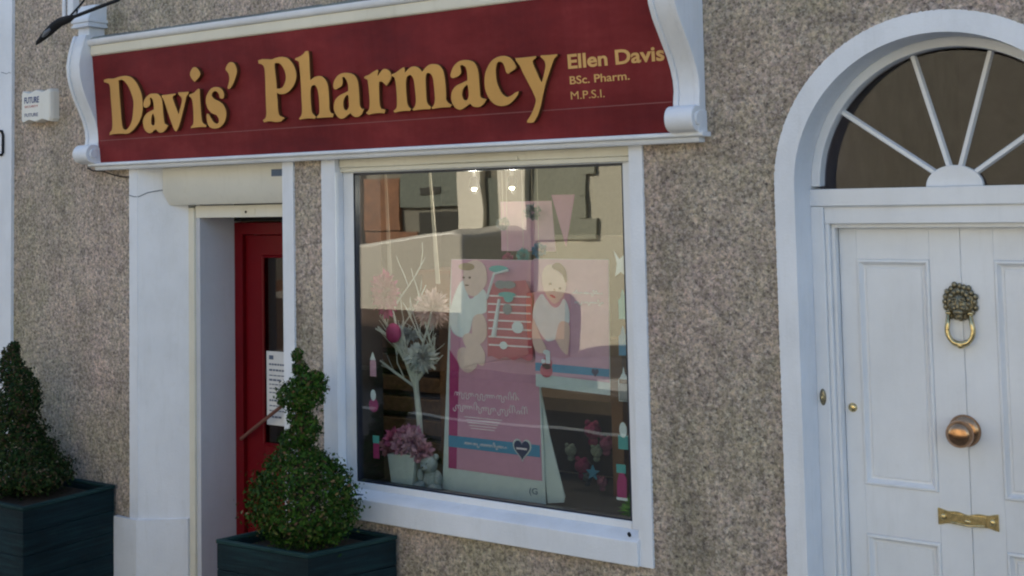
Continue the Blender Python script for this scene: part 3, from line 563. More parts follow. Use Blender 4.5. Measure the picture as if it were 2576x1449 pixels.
fs.append(tuple(range(3 * k_, 4 * k_))); m.add(vs, fs); m.build('case', M['alarm'], A)
text_fit('printing', 'FUTURE', -7.29, -7.13, 3.115, .040, -.0688, M['navy'], A, bold=.02)
text_fit('printing', 'SECURITY', -7.285, -7.14, 3.085, .014, -.0688, M['redprint'], A)
text_fit('printing', 'FUTURE', -7.285, -7.14, 3.025, .022, -.0688, M['navy'], A, bold=.01)

# ------------------------------------------------------------------ lamp on an arm above the sign
Lm = thing('sign_lamp', 'black swan-neck lamp on a thin arm above the left end of the sign', 'lamp', (-6.1, 0, 3.75))
MB().tube([(-5.78, -.01, 3.86), (-5.80, -.20, 3.80), (-5.86, -.32, 3.70), (-5.97, -.35, 3.632), (-6.15, -.35, 3.608), (-6.40, -.35, 3.572)], .011, 8).build('arm', M['black'], Lm)
MB().tube([(-6.375, -.35, 3.577), (-6.43, -.352, 3.566), (-6.50, -.355, 3.556), (-6.55, -.36, 3.535), (-6.60, -.365, 3.505), (-6.65, -.37, 3.475), (-6.70, -.375, 3.445), (-6.715, -.376, 3.432)], [.010, .024, .027, .029, .027, .021, .012, .005], 12).build('lamp_head', M['black'], Lm, smooth=True)
MB().tube([(-6.56, -.385, 3.515), (-6.60, -.39, 3.49), (-6.63, -.39, 3.472)], [.008, .014, .006], 8).build('lens', plain('lamp_lens', (.12, .13, .15), .3), Lm, smooth=True)
MB().tube([(-6.43, -.35, 3.575), (-6.56, -.16, 3.70), (-6.66, -.01, 3.82)], .007, 6).build('stay', M['black'], Lm)
Pp = thing('wall_conduit', 'short grey conduit and junction piece fixed to the wall beside the lamp', 'conduit', (-6.85, 0, 3.7))
MB().box(-6.86, -6.80, -.05, 0, 3.63, 3.90).build('junction_box', M['white'], Pp, bevel=.004)
MB().tube([(-6.93, -.02, 3.62), (-6.93, -.02, 3.95)], .014, 8).build('pipe', M['white'], Pp)
MB().tube([(-6.80, -.02, 3.70), (-6.76, -.04, 3.62), (-6.62, -.06, 3.60)], .006, 6).build('cable', M['black'], Pp)
tag(MB().tube([(-6.70, -.012, 2.668), (-6.64, -.016, 2.648), (-6.55, -.016, 2.645), (-6.46, -.014, 2.622), (-6.38, -.014, 2.606), (-6.29, -.014, 2.60)], .004, 6).build('loose_cable', M['black']), 'thin black cable clipped to the wall under the left end of the sign', 'cable')

# ------------------------------------------------------------------ neighbour to the left
NB = thing('neighbouring_building', 'white-painted corner strip of the house next door at the left edge', 'building', (-12, 0, 0))
m = MB(); rough_strip(m, -8.3, -7.50, 0, H, -.022, .01, 0, .006, seed=21); m.build('corner_strip', M['white'], NB)
MB().box(-18, -8.3, 0, 8.3, 0, H).box(-8.3, -7.501, .011, 8.3, 0, H).build('wall', M['white'], NB)
tag(MB().tube([(-7.66, -.03, 2.955), (-7.60, -.03, 2.948), (-7.585, -.03, 2.92), (-7.585, -.03, 2.80), (-7.60, -.03, 2.786), (-7.66, -.03, 2.79)], .009, 6).build('wall_bracket', M['black']), 'small black square bracket on the white strip at the left edge', 'bracket')
MB().tube([(-7.62, -.023, 3.353), (-7.585, -.023, 3.345), (-7.56, -.023, 3.338), (-7.53, -.023, 3.345), (-7.51, -.023, 3.34)], .002, 4).build('crack', M['ink'], NB)

# ------------------------------------------------------------------ planters and clipped box trees
def planter(name, label, quad, ztop, loc):
    """quad: front-left, front-right, back-right, back-left corners at the top"""
    P = thing(name, label, 'planter', loc, 'square green timber planters on the pavement')
    q = [Vector((x, y, 0)) for x, y in quad]; c = sum(q, Vector()) / 4
    def sc(k): return [c + (p - c) * k for p in q]
    zt = ztop - .022; nb = 5; hb = (zt - .03) / nb
    b = MB()
    for i in range(nb):
        o = sc(.985); inn = sc(.88); z0 = .03 + i * hb + .0012; z1 = .03 + (i + 1) * hb - .0012
        vs = [(p.x, p.y, z0) for p in o] + [(p.x, p.y, z1) for p in o] + [(p.x, p.y, z0) for p in inn] + [(p.x, p.y, z1) for p in inn]
        fs = []
        for k in range(4):
            l = (k + 1) % 4; fs += [(k, l, 4 + l, 4 + k), (8 + k, 8 + l, 12 + l, 12 + k), (4 + k, 4 + l, 12 + l, 12 + k), (k, l, 8 + l, 8 + k)]
        b.add(vs, fs)
    b.build('boards', M['planter'], P, bevel=.0025)
    b = MB(); o, inn = sc(1.0), sc(.90)
    vs = [(p.x, p.y, zt) for p in o] + [(p.x, p.y, ztop) for p in o] + [(p.x, p.y, zt) for p in inn] + [(p.x, p.y, ztop) for p in inn]
    fs = []
    for k in range(4):
        l = (k + 1) % 4; fs += [(k, l, 4 + l, 4 + k), (8 + k, 8 + l, 12 + l, 12 + k), (4 + k, 4 + l, 12 + l, 12 + k), (k, l, 8 + l, 8 + k)]
    b.add(vs, fs); b.build('rim', M['rim'], P, bevel=.005)
    o = sc(.89); MB().prism([(p.x, p.y) for p in o], 'z', .05, ztop - .05).build('soil', M['soil'], P)
    for k in range(4):
        p = c + (q[k] - c) * .93; MB().box(p.x - .025, p.x + .025, p.y - .025, p.y + .025, 0.0, .05).build('foot', M['planter'], P)
    return P
p1 = planter('planter', 'dark green timber planter at the left edge holding the spiral box tree', [(-7.09, -.66), (-6.415, -.66), (-6.415, -.02), (-7.09, -.02)], .705, (-6.77, -.33, 0))
p2 = planter('planter', 'dark green timber planter below the shop window with a bird dropping on its side', [(-4.935, -.552), (-4.318, -.52), (-4.155, -.03), (-4.79, -.03)], .70, (-4.55, -.29, 0))
m = MB().ell((-4.283, -.362, .672), (.010, .006, .012), 8, 6); m.tube([(-4.281, -.367, .665), (-4.280, -.367, .62), (-4.279, -.366, .59)], [.004, .003, .001], 5); m.build('bird_dropping', plain('chalk_white', (.6, .6, .55), .8), p2)

def clipped_tree(label, blobs, mat, loc, stem, seed, dens=5200, leaf=.0115):
    """box tree: leaves spread through the outer shell of overlapping clipped masses"""
    T = thing('box_tree', label, 'box tree', loc, 'clipped box trees in green planters'); rnd = random.Random(seed); m = MB()
    def inside(p, skip):
        for j, (c, r) in enumerate(blobs):
            if j != skip and sum(((p[i] - c[i]) / r[i]) ** 2 for i in range(3)) < .72: return True
        return False
    for j, (c, r) in enumerate(blobs):
        area = 4 * math.pi * ((r[0] * r[1]) ** 1.6 / 3 + (r[0] * r[2]) ** 1.6 / 3 + (r[1] * r[2]) ** 1.6 / 3) ** (1 / 1.6)
        for _ in range(int(area * dens)):
            d = Vector((rnd.gauss(0, 1), rnd.gauss(0, 1), rnd.gauss(0, 1))).normalized()
            f = 1 + .10 * noise.noise(d * 3.1 + Vector((seed, j * 3, 0))) * 2 + .09 * noise.noise(d * 8 + Vector((j, seed, 0))) * 2
            depth = rnd.random() ** 1.6 * .34
            if rnd.random() < .07: depth = -rnd.random() ** 1.5 * .24
            k = f * (1 - depth); p = Vector((c[0] + d.x * r[0] * k, c[1] + d.y * r[1] * k, c[2] + d.z * r[2] * k))
            if p.z < .66 or p.y > -.02 or inside(p, j): continue
            nrm = (d + Vector((rnd.gauss(0, .55), rnd.gauss(0, .55), rnd.gauss(0, .55)))).normalized()
            u = nrm.cross(Vector((rnd.gauss(0, 1), rnd.gauss(0, 1), rnd.gauss(0, 1)))).normalized(); v = nrm.cross(u)
            L = leaf * rnd.uniform(.6, 1.35); W = L * .55
            m.add([p - u * L, p + v * W + nrm * .002, p + u * L, p - v * W + nrm * .002], [(0, 1, 2, 3)])
    me = bpy.data.meshes.new('crown'); me.from_pydata(m.v, [], m.f); me.update(); finish(me, 'crown', mat, T)
    # twiggy core, a little smaller than the crown
    t = MB()
    for c, r in blobs:
        for _ in range(26):
            d = Vector((rnd.gauss(0, 1), rnd.gauss(0, 1), rnd.gauss(0, 1))).normalized()
            e = Vector((c[0] + d.x * r[0] * .9, c[1] + d.y * r[1] * .9, c[2] + d.z * r[2] * .9)); b0 = Vector(c) + Vector((0, 0, -r[2] * .3))
            if e.z > .62: t.tube([b0, (b0 + e) / 2 + Vector((rnd.gauss(0, .01), rnd.gauss(0, .01), .01)), e], [.005, .003, .0015], 4)
    t.build('twigs', M['bark'], T)
    MB().tube(stem, [.022] + [.015] * (len(stem) - 2) + [.006], 8).build('trunk', M['bark'], T)
    return T
clipped_tree('box tree clipped to a ball with a small spiral top, below the shop window',
    [((-4.562, -.30, .86), (.315, .235, .215)), ((-4.56, -.30, .93), (.285, .22, .185)), ((-4.56, -.30, 1.0), (.20, .18, .135)), ((-4.59, -.30, 1.09), (.145, .12, .085)), ((-4.60, -.30, 1.19), (.095, .09, .075)), ((-4.53, -.30, 1.255), (.08, .075, .07)), ((-4.58, -.30, 1.31), (.06, .06, .06)),
     ((-4.565, -.30, 1.42), (.135, .12, .080)), ((-4.64, -.30, 1.405), (.07, .06, .045)), ((-4.51, -.30, 1.49), (.105, .085, .055)), ((-4.46, -.30, 1.525), (.045, .04, .03)), ((-4.57, -.30, 1.56), (.045, .04, .04)), ((-4.59, -.30, 1.625), (.03, .03, .035))],
    M['leaf'], (-4.56, -.3, .65), [(-4.56, -.30, .60), (-4.57, -.30, .9), (-4.57, -.3, 1.2), (-4.56, -.3, 1.5), (-4.58, -.30, 1.62)], 3, dens=9500)
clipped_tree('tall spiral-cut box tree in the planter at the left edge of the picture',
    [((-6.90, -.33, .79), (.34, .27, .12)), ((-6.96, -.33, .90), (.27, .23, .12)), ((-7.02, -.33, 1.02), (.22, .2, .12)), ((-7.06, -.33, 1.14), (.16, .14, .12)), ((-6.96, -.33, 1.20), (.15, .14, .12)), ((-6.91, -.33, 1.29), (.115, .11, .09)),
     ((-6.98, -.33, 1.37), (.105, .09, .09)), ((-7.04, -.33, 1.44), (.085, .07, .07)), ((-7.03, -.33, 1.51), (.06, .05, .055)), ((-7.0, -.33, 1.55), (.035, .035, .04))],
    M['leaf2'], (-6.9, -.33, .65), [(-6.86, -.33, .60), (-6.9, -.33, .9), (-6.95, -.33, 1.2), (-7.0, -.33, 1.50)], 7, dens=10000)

# ------------------------------------------------------------------ inside the shop window
P_ = {k: plain('print_' + k, tuple(q ** 1.0 for q in c), .6, var=.05) for k, c in dict(pink=(.64, .31, .44), pink2=(.50, .19, .34), pale=(.90, .80, .84), blue=(.06, .28, .48), navy=(.02, .03, .10), skin=(.82, .60, .54), hair=(.16, .09, .07), shirt=(.78, .84, .87), red=(.55, .10, .15), teal=(.10, .42, .42), margin=(.62, .70, .70), cream=(.66, .58, .48), lilac=(.64, .36, .48), magenta=(.42, .03, .17), grey=(.25, .27, .29), wood=(.20, .10, .045), dwood=(.045, .03, .022), orange=(.24, .09, .03)).items()}
def disc(mb, x, z, rx_, rz, y, t=.0012, n=20, rot=0, z_=None):
    mb.prism([(x + rx_ * math.cos(a) * math.cos(rot) - rz * math.sin(a) * math.sin(rot), z + rx_ * math.cos(a) * math.sin(rot) + rz * math.sin(a) * math.cos(rot)) for a in [2 * math.pi * i / n for i in range(n)]], 'y', y, y + t); return mb
def heart(mb, x, z, s, y, t=.001):
    pts = []
    for i in range(30):
        a = 2 * math.pi * i / 30; pts.append((x + s * .9 * (16 * math.sin(a) ** 3) / 16, z + s * (13 * math.cos(a) - 5 * math.cos(2 * a) - 2 * math.cos(3 * a) - math.cos(4 * a)) / 16))
    mb.prism(pts, 'y', y, y + t); return mb
def scribble(mb, x0, x1, z, h, y, seed, w_=.0022):
    """looping handwriting: joined letters in words, some with tall or hanging loops"""
    r = random.Random(seed); x = x0
    while x < x1:
        nl = r.randint(4, 9); pts = []
        for k in range(nl):
            tall = r.choice((.45, .45, .5, .5, 1.15, .45, -.45)); 
            for j in range(8):
                t = j / 8; pts.append((x + h * .42 * (t - .30 * math.sin(2 * math.pi * t)) , y, z + h * (tall * .5 * (1 - math.cos(2 * math.pi * t)))))
            x += h * .42
            if x > x1: break
        mb.tube(pts, w_, 4); x += h * .4
    return mb
FIGS = {
    'face2': [(-3.336, 2.066), (-3.305, 2.086), (-3.270, 2.077), (-3.241, 2.042), (-3.213, 2.023), (-3.208, 1.979), (-3.227, 1.934), (-3.257, 1.903), (-3.287, 1.897), (-3.321, 1.931), (-3.344, 1.976), (-3.349, 2.025)],
    'hair2': [(-3.275, 2.099), (-3.240, 2.097), (-3.211, 2.067), (-3.198, 2.028), (-3.193, 1.979), (-3.212, 1.939), (-3.216, 1.993), (-3.236, 2.032), (-3.271, 2.052), (-3.288, 2.076)],
    'shirt2': [(-3.351, 1.940), (-3.328, 1.916), (-3.287, 1.877), (-3.252, 1.884), (-3.227, 1.919), (-3.205, 1.895), (-3.194, 1.846), (-3.201, 1.801), (-3.248, 1.800), (-3.261, 1.765), (-3.274, 1.725), (-3.322, 1.708), (-3.362, 1.740), (-3.385, 1.779), (-3.409, 1.819), (-3.401, 1.879), (-3.376, 1.920)],
    'arml2': [(-3.409, 1.814), (-3.385, 1.779), (-3.363, 1.726), (-3.334, 1.677), (-3.353, 1.649), (-3.395, 1.659), (-3.414, 1.713)],
    'armr2': [(-3.248, 1.805), (-3.201, 1.801), (-3.194, 1.748), (-3.202, 1.689), (-3.211, 1.649), (-3.240, 1.667), (-3.268, 1.705), (-3.274, 1.734)],
    'eyes2': [(-3.299, 1.991), (-3.243, 1.970), (-3.286, 1.930)],
    'face1': [(-3.905, 2.046), (-3.870, 2.087), (-3.811, 2.095), (-3.763, 2.059), (-3.758, 1.980), (-3.795, 1.937), (-3.835, 1.910), (-3.881, 1.919), (-3.906, 1.972)],
    'shirt1': [(-3.968, 1.917), (-3.919, 1.988), (-3.893, 1.956), (-3.875, 1.898), (-3.842, 1.904), (-3.828, 1.937), (-3.769, 1.938), (-3.762, 1.838), (-3.798, 1.816), (-3.851, 1.793), (-3.872, 1.729), (-3.913, 1.690), (-3.986, 1.714), (-4.004, 1.809)],
    'arm1': [(-3.851, 1.793), (-3.791, 1.816), (-3.763, 1.765), (-3.768, 1.697), (-3.815, 1.658), (-3.853, 1.682)],
    'legA1': [(-3.919, 1.695), (-3.866, 1.714), (-3.815, 1.669), (-3.777, 1.608), (-3.791, 1.549), (-3.843, 1.573), (-3.901, 1.643)],
    'legB1': [(-3.954, 1.619), (-3.907, 1.638), (-3.856, 1.593), (-3.830, 1.547), (-3.891, 1.507), (-3.949, 1.546)],
}
# standing pink poster board
T = thing('standing_poster', 'tall pink poster board with white lower margin standing in the middle of the window', 'poster', (-3.75, .27, .87))
Y = .25
MB().prism([(-4.078, .885), (-3.425, .872), (-3.455, 2.10), (-3.99, 2.10)], 'y', Y, Y + .006).build('board', P_['margin'], T)
MB().prism([(-4.032, 1.0), (-3.442, .995), (-3.456, 2.099), (-3.988, 2.099)], 'y', Y - .002, Y - .0005).build('printed_area', P_['pink'], T)
g = MB(); g.prism([(-4.032, 1.0), (-3.98, 1.0), (-3.95, 1.55), (-4.01, 1.62)], 'y', Y - .0035, Y - .0022); g.build('printed_border', P_['magenta'], T)
g = MB(); g.prism([(-4.029, 1.112), (-3.449, 1.112), (-3.451, 1.172), (-4.027, 1.172)], 'y', Y - .0045, Y - .003); g.build('printed_band', P_['blue'], T)
g = heart(MB(), -3.556, 1.146, .064, Y - .0065); g.build('heart', P_['margin'], T); g = heart(MB(), -3.556, 1.146, .054, Y - .009); g.box(-3.59, -3.52, Y - .0108, Y - .0095, 1.141, 1.152); g.build('heart', P_['navy'], T)
g = MB(); g.box(-3.588, -3.524, Y - .0125, Y - .011, 1.142, 1.151)
scribble(g, -3.98, -3.58, 1.385, .036, Y - .004, 5, .0024); scribble(g, -3.99, -3.53, 1.318, .036, Y - .004, 6, .0024); scribble(g, -3.92, -3.66, 1.135, .022, Y - .006, 8, .0016)
for i in range(5): g.box(-3.92 + .01 * i, -3.68 - .012 * i, Y - .004, Y - .003, 1.275 - .014 * i, 1.279 - .014 * i)
g.build('lettering', P_['pale'], T)
text_fit('lettering', '(G', -3.52, -3.47, .925, .03, Y - .003, M['ink'], T)
def fig(key, y, t=.0014): 
    g = MB(); g.prism([(p[0], p[1]) for p in smooth_loop([(q[0], q[1], 0) for q in FIGS[key]])], 'y', y, y + t); return g
fig('shirt1', Y - .005).build('printed_shirt', P_['shirt'], T)
for i, k in enumerate(('face1', 'arm1', 'legA1', 'legB1')): fig(k, Y - .0068 - .0002 * i).build('printed_baby', P_['skin'], T)
g = disc(MB(), -3.885, 2.062, .052, .020, Y - .0092); g.build('printed_hair', plain('print_fair_hair', (.40, .28, .17), .7), T)
g = MB(); disc(g, -3.905, 2.005, .008, .006, Y - .0092); disc(g, -3.865, 2.005, .008, .006, Y - .0092); disc(g, -3.885, 1.965, .014, .004, Y - .0092); g.build('printed_face', P_['hair'], T)
# product cards on the board
T2 = thing('product_card', 'red and white product card with teal bows hanging over the tall pink poster', 'card', (-3.62, .23, 1.6))
g = MB(); pts = [(-3.745 + .28 * i / 12, 1.600 + .008 * math.sin(i * 1.6)) for i in range(13)]; g.prism(pts + [(-3.462, 1.93), (-3.50, 2.00), (-3.70, 1.98), (-3.742, 1.90)], 'y', .222, .224); g.build('card', P_['red'], T2)
g = MB()
for i in range(7): g.box(-3.735, -3.47, .2195, .2215, 1.66 + .042 * i, 1.668 + .042 * i)
g.build('stripes', P_['pale'], T2)
g = disc(MB(), -3.55, 1.76, .036, .03, .2165); disc(g, -3.64, 1.665, .024, .02, .2165); g.tube([(-3.70, .216, 1.71), (-3.66, .216, 1.90)], [.014, .008], 8); g.tube([(-3.74, .216, 1.90), (-3.69, .216, 2.03), (-3.60, .216, 2.05)], .007, 6); g.build('white_spoons', P_['shirt'], T2)
g = MB(); disc(g, -3.61, 1.925, .055, .014, .213); disc(g, -3.60, 1.91, .03, .025, .2115); disc(g, -3.66, 2.055, .06, .018, .213); g.build('bow', P_['teal'], T2)
g = MB(); disc(g, -3.61, 1.85, .028, .028, .2135); disc(g, -3.60, 1.975, .045, .020, .2135); disc(g, -3.65, 1.975, .035, .022, .214); g.build('toy_face', P_['grey'], T2)
T3 = tag(MB().prism([(-3.475, 1.47), (-3.452, 1.47), (-3.40, 1.22), (-3.318, .93), (-3.325, .90), (-3.42, .885)], 'y', .262, .268).build('poster_back_leg', P_['margin']), 'white folding back leg leaning behind the tall pink poster', 'easel leg')
# small poster right
T = thing('window_poster', 'smaller pink poster of a smiling baby in a white shirt fixed inside the glass', 'poster', (-3.19, .15, 1.47))
Y = .15
MB().prism([(-3.402, 1.482), (-2.978, 1.468), (-2.966, 2.114), (-3.398, 2.114)], 'y', Y, Y + .002).build('sheet', P_['margin'], T)
MB().prism([(-3.401, 1.545), (-2.979, 1.528), (-2.968, 2.112), (-3.397, 2.112)], 'y', Y - .002, Y - .0005).build('printed_area', P_['lilac'], T)
MB().prism([(-3.401, 1.56), (-2.979, 1.555), (-2.978, 1.592), (-3.40, 1.60)], 'y', Y - .0035, Y - .0022).build('printed_band', P_['blue'], T)
fig('shirt2', Y - .004).build('printed_shirt', P_['shirt'], T)
for i, k in enumerate(('face2', 'arml2', 'armr2')): fig(k, Y - .0056 - .0002 * i).build('printed_baby', P_['skin'], T)
FIGS['hair2'] = [(-3.285, 2.082), (-3.255, 2.097), (-3.225, 2.083), (-3.205, 2.05), (-3.203, 2.005), (-3.212, 2.0), (-3.226, 2.035), (-3.25, 2.055), (-3.28, 2.066)]
fig('hair2', Y - .0078).build('printed_hair', P_['hair'], T)
e_ = FIGS['eyes2']; g = MB(); disc(g, e_[0][0], e_[0][1], .009, .006, Y - .0078); disc(g, e_[1][0], e_[1][1], .009, .006, Y - .0078); g.build('printed_eyes', P_['hair'], T)
disc(MB(), e_[2][0], e_[2][1], .018, .006, Y - .0078, rot=-.4).build('printed_mouth', P_['red'], T)
disc(MB(), (e_[0][0] + e_[1][0]) / 2 - .004, e_[1][1] - .008, .006, .008, Y - .0078).build('printed_nose', plain('print_shade', (.60, .36, .26), .7), T)
g = MB(); disc(g, -3.335, 1.565, .036, .034, Y - .006); disc(g, -3.33, 1.60, .03, .03, Y - .006); g.build('printed_toy', P_['red'], T)
g = MB(); g.box(-3.335, -3.31, Y - .008, Y - .0065, 1.60, 1.66); disc(g, -3.35, 1.61, .013, .011, Y - .008); disc(g, -3.33, 1.655, .02, .012, Y - .0082); g.build('printed_cap', P_['shirt'], T)
g = heart(MB(), -3.055, 1.573, .022, Y - .006); g.build('heart', P_['navy'], T)
g = MB(); scribble(g, -3.17, -3.01, 1.945, .018, Y - .004, 12, .0016); scribble(g, -3.16, -3.0, 1.90, .018, Y - .004, 13, .0016); g.build('lettering', P_['shirt'], T)
# white branch tree with a feather nest
T = thing('branch_tree', 'white-painted branch tree with a pale feathery nest, left of the pink poster', 'ornament', (-4.32, .35, .95)); rnd = random.Random(5)
M['wbranch'] = plain('white_branch', (.60, .64, .60), .6)
g = MB(); g.tube([(-4.30, .35, .95), (-4.305, .35, 1.2), (-4.325, .35, 1.38), (-4.32, .35, 1.52)], [.02, .017, .016, .010], 8).build('trunk', M['wbranch'], T)
def br(g, p, d, L, r, k):
    q = [p]; 
    for i in range(4):
        d = (d + Vector((rnd.gauss(0, .16), rnd.gauss(0, .08), rnd.gauss(.03, .1)))).normalized(); q.append(q[-1] + d * L / 4)
    g.tube(q, [r, r * .85, r * .7, r * .6, r * .45], 6)
    if k:
        for _ in range(3): br(g, q[rnd.choice((1, 2, 3))], (d + Vector((rnd.choice((-1, 1)) * rnd.uniform(.5, 1.0), rnd.gauss(0, .2), rnd.uniform(-.1, .5)))).normalized(), L * .55, r * .5, k - 1)
g = MB(); st = Vector((-4.325, .35, 1.40))
for dv, L, r_ in (((-.55, 0, .8), .42, .012), ((-.38, 0, .9), .62, .011), ((-.1, 0, 1), .30, .009), ((.35, 0, .9), .38, .010), ((.6, 0, .8), .30, .009), ((-.8, 0, .45), .36, .008), ((.5, .1, .3), .2, .007)):
    br(g, st + Vector((0, 0, rnd.uniform(-.08, .1))), Vector(dv).normalized(), L, r_, 2)
g.build('branches', M['wbranch'], T)
def tuft(name, c, r, n, mat, parent, L=.04, w_=.006, seed=1):
    rr_ = random.Random(seed); g = MB()
    for _ in range(n):
        d = Vector((rr_.gauss(0, 1), rr_.gauss(0, 1), rr_.gauss(0, 1))).normalized(); p = Vector(c) + Vector((d.x * r[0], d.y * r[1], d.z * r[2])) * rr_.uniform(.3, 1)
        u = d.cross(Vector((rr_.gauss(0, 1), rr_.gauss(0, 1), rr_.gauss(0, 1)))).normalized()
        g.add([p - u * w_, p + u * w_, p + d * L * rr_.uniform(.5, 1.1) + u * w_ * .3, p + d * L * .5 - u * w_ * 1.2], [(0, 1, 2, 3)])
    me = bpy.data.meshes.new(name); me.from_pydata(g.v, [], g.f); me.update(); return finish(me, name, mat, parent)
tuft('nest', (-4.27, .33, 1.56), (.06, .05, .045), 500, plain('white_down', (.6, .64, .64), .8), T, .06, .009, seed=2)
tag(tuft('feather_bunch', (-4.23, .38, 1.82), (.085, .05, .085), 600, plain('pale_pink_feathers', (.62, .46, .46), .8), None, .05, seed=3), 'fluffy pale pink feather bunch on the right branches of the white tree', 'feathers')
tag(tuft('feather_bunch', (-4.45, .40, 1.66), (.08, .05, .03), 350, plain('pale_blue_feathers', (.40, .46, .50), .8), None, .04, seed=4), 'pale blue feather bunch under the left branches of the white tree', 'feathers')
# flower pot
T = thing('flower_pot', 'white square pot of pink and mauve flowers at the lower left of the window', 'flower pot', (-4.32, .25, .87))
MB().prism([(-4.385, .872), (-4.245, .872), (-4.225, 1.055), (-4.415, 1.045)], 'y', .20, .33).build('pot', P_['margin'], T, bevel=.004)
fl_ = [((-4.40, .24, 1.12), (.035, .03, .035), (.50, .10, .24)), ((-4.33, .23, 1.10), (.04, .04, .04), (.50, .24, .36)), ((-4.25, .22, 1.12), (.05, .04, .045), (.52, .30, .42)), ((-4.20, .24, 1.07), (.05, .04, .04), (.52, .26, .36)), ((-4.30, .25, 1.15), (.05, .04, .03), (.46, .18, .32)), ((-4.45, .26, 1.07), (.035, .03, .03), (.48, .18, .27))]
for i, (c, r, col) in enumerate(fl_): tuft('flower', c, tuple(q * 1.25 for q in r), 260, plain('petals', tuple(q ** .9 for q in col), .7, var=.2), T, .032, .009, seed=20 + i)
tuft('foliage', (-4.31, .27, 1.06), (.08, .04, .03), 150, M['leaf2'], T, .03, .008, seed=31)
# teddy
T = thing('teddy_bear', 'small grey teddy bear sitting beside the white flower pot', 'teddy bear', (-4.15, .24, .87)); fur = plain('grey_plush', (.33, .38, .40), .95, var=.25, scale=120)
g = MB(); g.ell((-4.14, .25, .925), (.055, .05, .06)); g.ell((-4.15, .23, 1.01), (.05, .045, .045)); g.ell((-4.19, .24, 1.05), (.018, .012, .018)); g.ell((-4.11, .24, 1.05), (.018, .012, .018)); g.ell((-4.15, .19, 1.0), (.022, .018, .017)); g.ell((-4.19, .20, .90), (.03, .05, .025)); g.ell((-4.09, .20, .895), (.035, .05, .025)); g.ell((-4.08, .22, .94), (.02, .025, .04)); g.ell((-4.20, .22, .95), (.018, .02, .035))
g.build('body', fur, T, smooth=True); MB().ell((-4.15, .174, 1.004), (.007, .005, .006), 8, 6).ell((-4.165, .190, 1.022), (.004, .004, .004), 6, 5).ell((-4.135, .190, 1.022), (.004, .004, .004), 6, 5).build('face', M['black'], T)
# furniture behind
T = thing('slatted_cabinet', 'dark brown slatted display cabinet behind the white branch tree', 'cabinet', (-4.85, .85, .87))
g = MB().box(-5.25, -4.42, .86, .90, .87, 1.66); g.build('back_board', P_['dwood'], T)
for i in range(6): MB().box(-5.25, -4.44, .80, .855, .90 + i * .125, .985 + i * .125).build('slat', plain('brown_slat', (.16, .09, .05), .5, var=.3), T, bevel=.004)
MB().box(-4.50, -4.42, .79, .858, .87, 1.66).build('side_post', P_['wood'], T)
MB().box(-5.25, -4.38, .72, .95, 1.665, 1.70).build('shelf_top', P_['dwood'], T)
tag(MB().box(-4.75, -4.30, .95, 1.25, 1.705, 1.96).box(-4.77, -4.28, .93, 1.27, 1.961, 1.99).build('wooden_box', P_['orange']), 'orange-brown wooden box standing on the slatted cabinet', 'box')
T = thing('wooden_stand', 'wooden display stand with a dark recess behind the right of the window', 'stand', (-3.3, .75, .87))
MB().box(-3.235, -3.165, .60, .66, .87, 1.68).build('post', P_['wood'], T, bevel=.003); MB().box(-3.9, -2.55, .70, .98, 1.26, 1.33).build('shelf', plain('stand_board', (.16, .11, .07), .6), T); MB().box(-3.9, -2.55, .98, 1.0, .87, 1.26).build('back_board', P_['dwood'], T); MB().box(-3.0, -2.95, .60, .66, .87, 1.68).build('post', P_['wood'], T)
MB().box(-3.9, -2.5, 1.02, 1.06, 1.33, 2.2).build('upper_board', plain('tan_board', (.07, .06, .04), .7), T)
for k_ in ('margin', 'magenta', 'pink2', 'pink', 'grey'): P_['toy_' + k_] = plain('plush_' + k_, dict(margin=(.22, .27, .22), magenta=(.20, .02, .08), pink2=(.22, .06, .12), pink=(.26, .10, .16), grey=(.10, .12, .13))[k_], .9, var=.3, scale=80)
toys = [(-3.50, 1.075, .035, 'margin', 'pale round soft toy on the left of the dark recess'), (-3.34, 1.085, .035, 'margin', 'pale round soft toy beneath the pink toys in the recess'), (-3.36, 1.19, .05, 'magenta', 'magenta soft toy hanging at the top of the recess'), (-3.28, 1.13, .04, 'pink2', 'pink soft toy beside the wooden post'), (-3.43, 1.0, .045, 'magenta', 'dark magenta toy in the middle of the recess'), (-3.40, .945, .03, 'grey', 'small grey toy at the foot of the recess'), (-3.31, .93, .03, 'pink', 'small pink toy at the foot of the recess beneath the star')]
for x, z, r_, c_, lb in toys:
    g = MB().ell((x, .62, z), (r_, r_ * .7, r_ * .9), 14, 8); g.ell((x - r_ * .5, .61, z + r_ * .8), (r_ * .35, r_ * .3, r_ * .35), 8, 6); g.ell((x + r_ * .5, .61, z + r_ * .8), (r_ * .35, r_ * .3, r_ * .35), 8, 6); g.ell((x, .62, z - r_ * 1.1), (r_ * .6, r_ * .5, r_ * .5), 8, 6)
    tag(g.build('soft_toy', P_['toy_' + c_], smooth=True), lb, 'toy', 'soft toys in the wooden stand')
g = MB(); st_ = [(-3.334 + (.042 if i % 2 == 0 else .018) * math.sin(math.pi * i / 5), .985 + (.042 if i % 2 == 0 else .018) * math.cos(math.pi * i / 5)) for i in range(10)]; g.prism(st_, 'y', .56, .572)
tag(g.build('star_decoration', P_['blue'], bevel=.002), 'light blue five-pointed star among the toys in the recess', 'star')
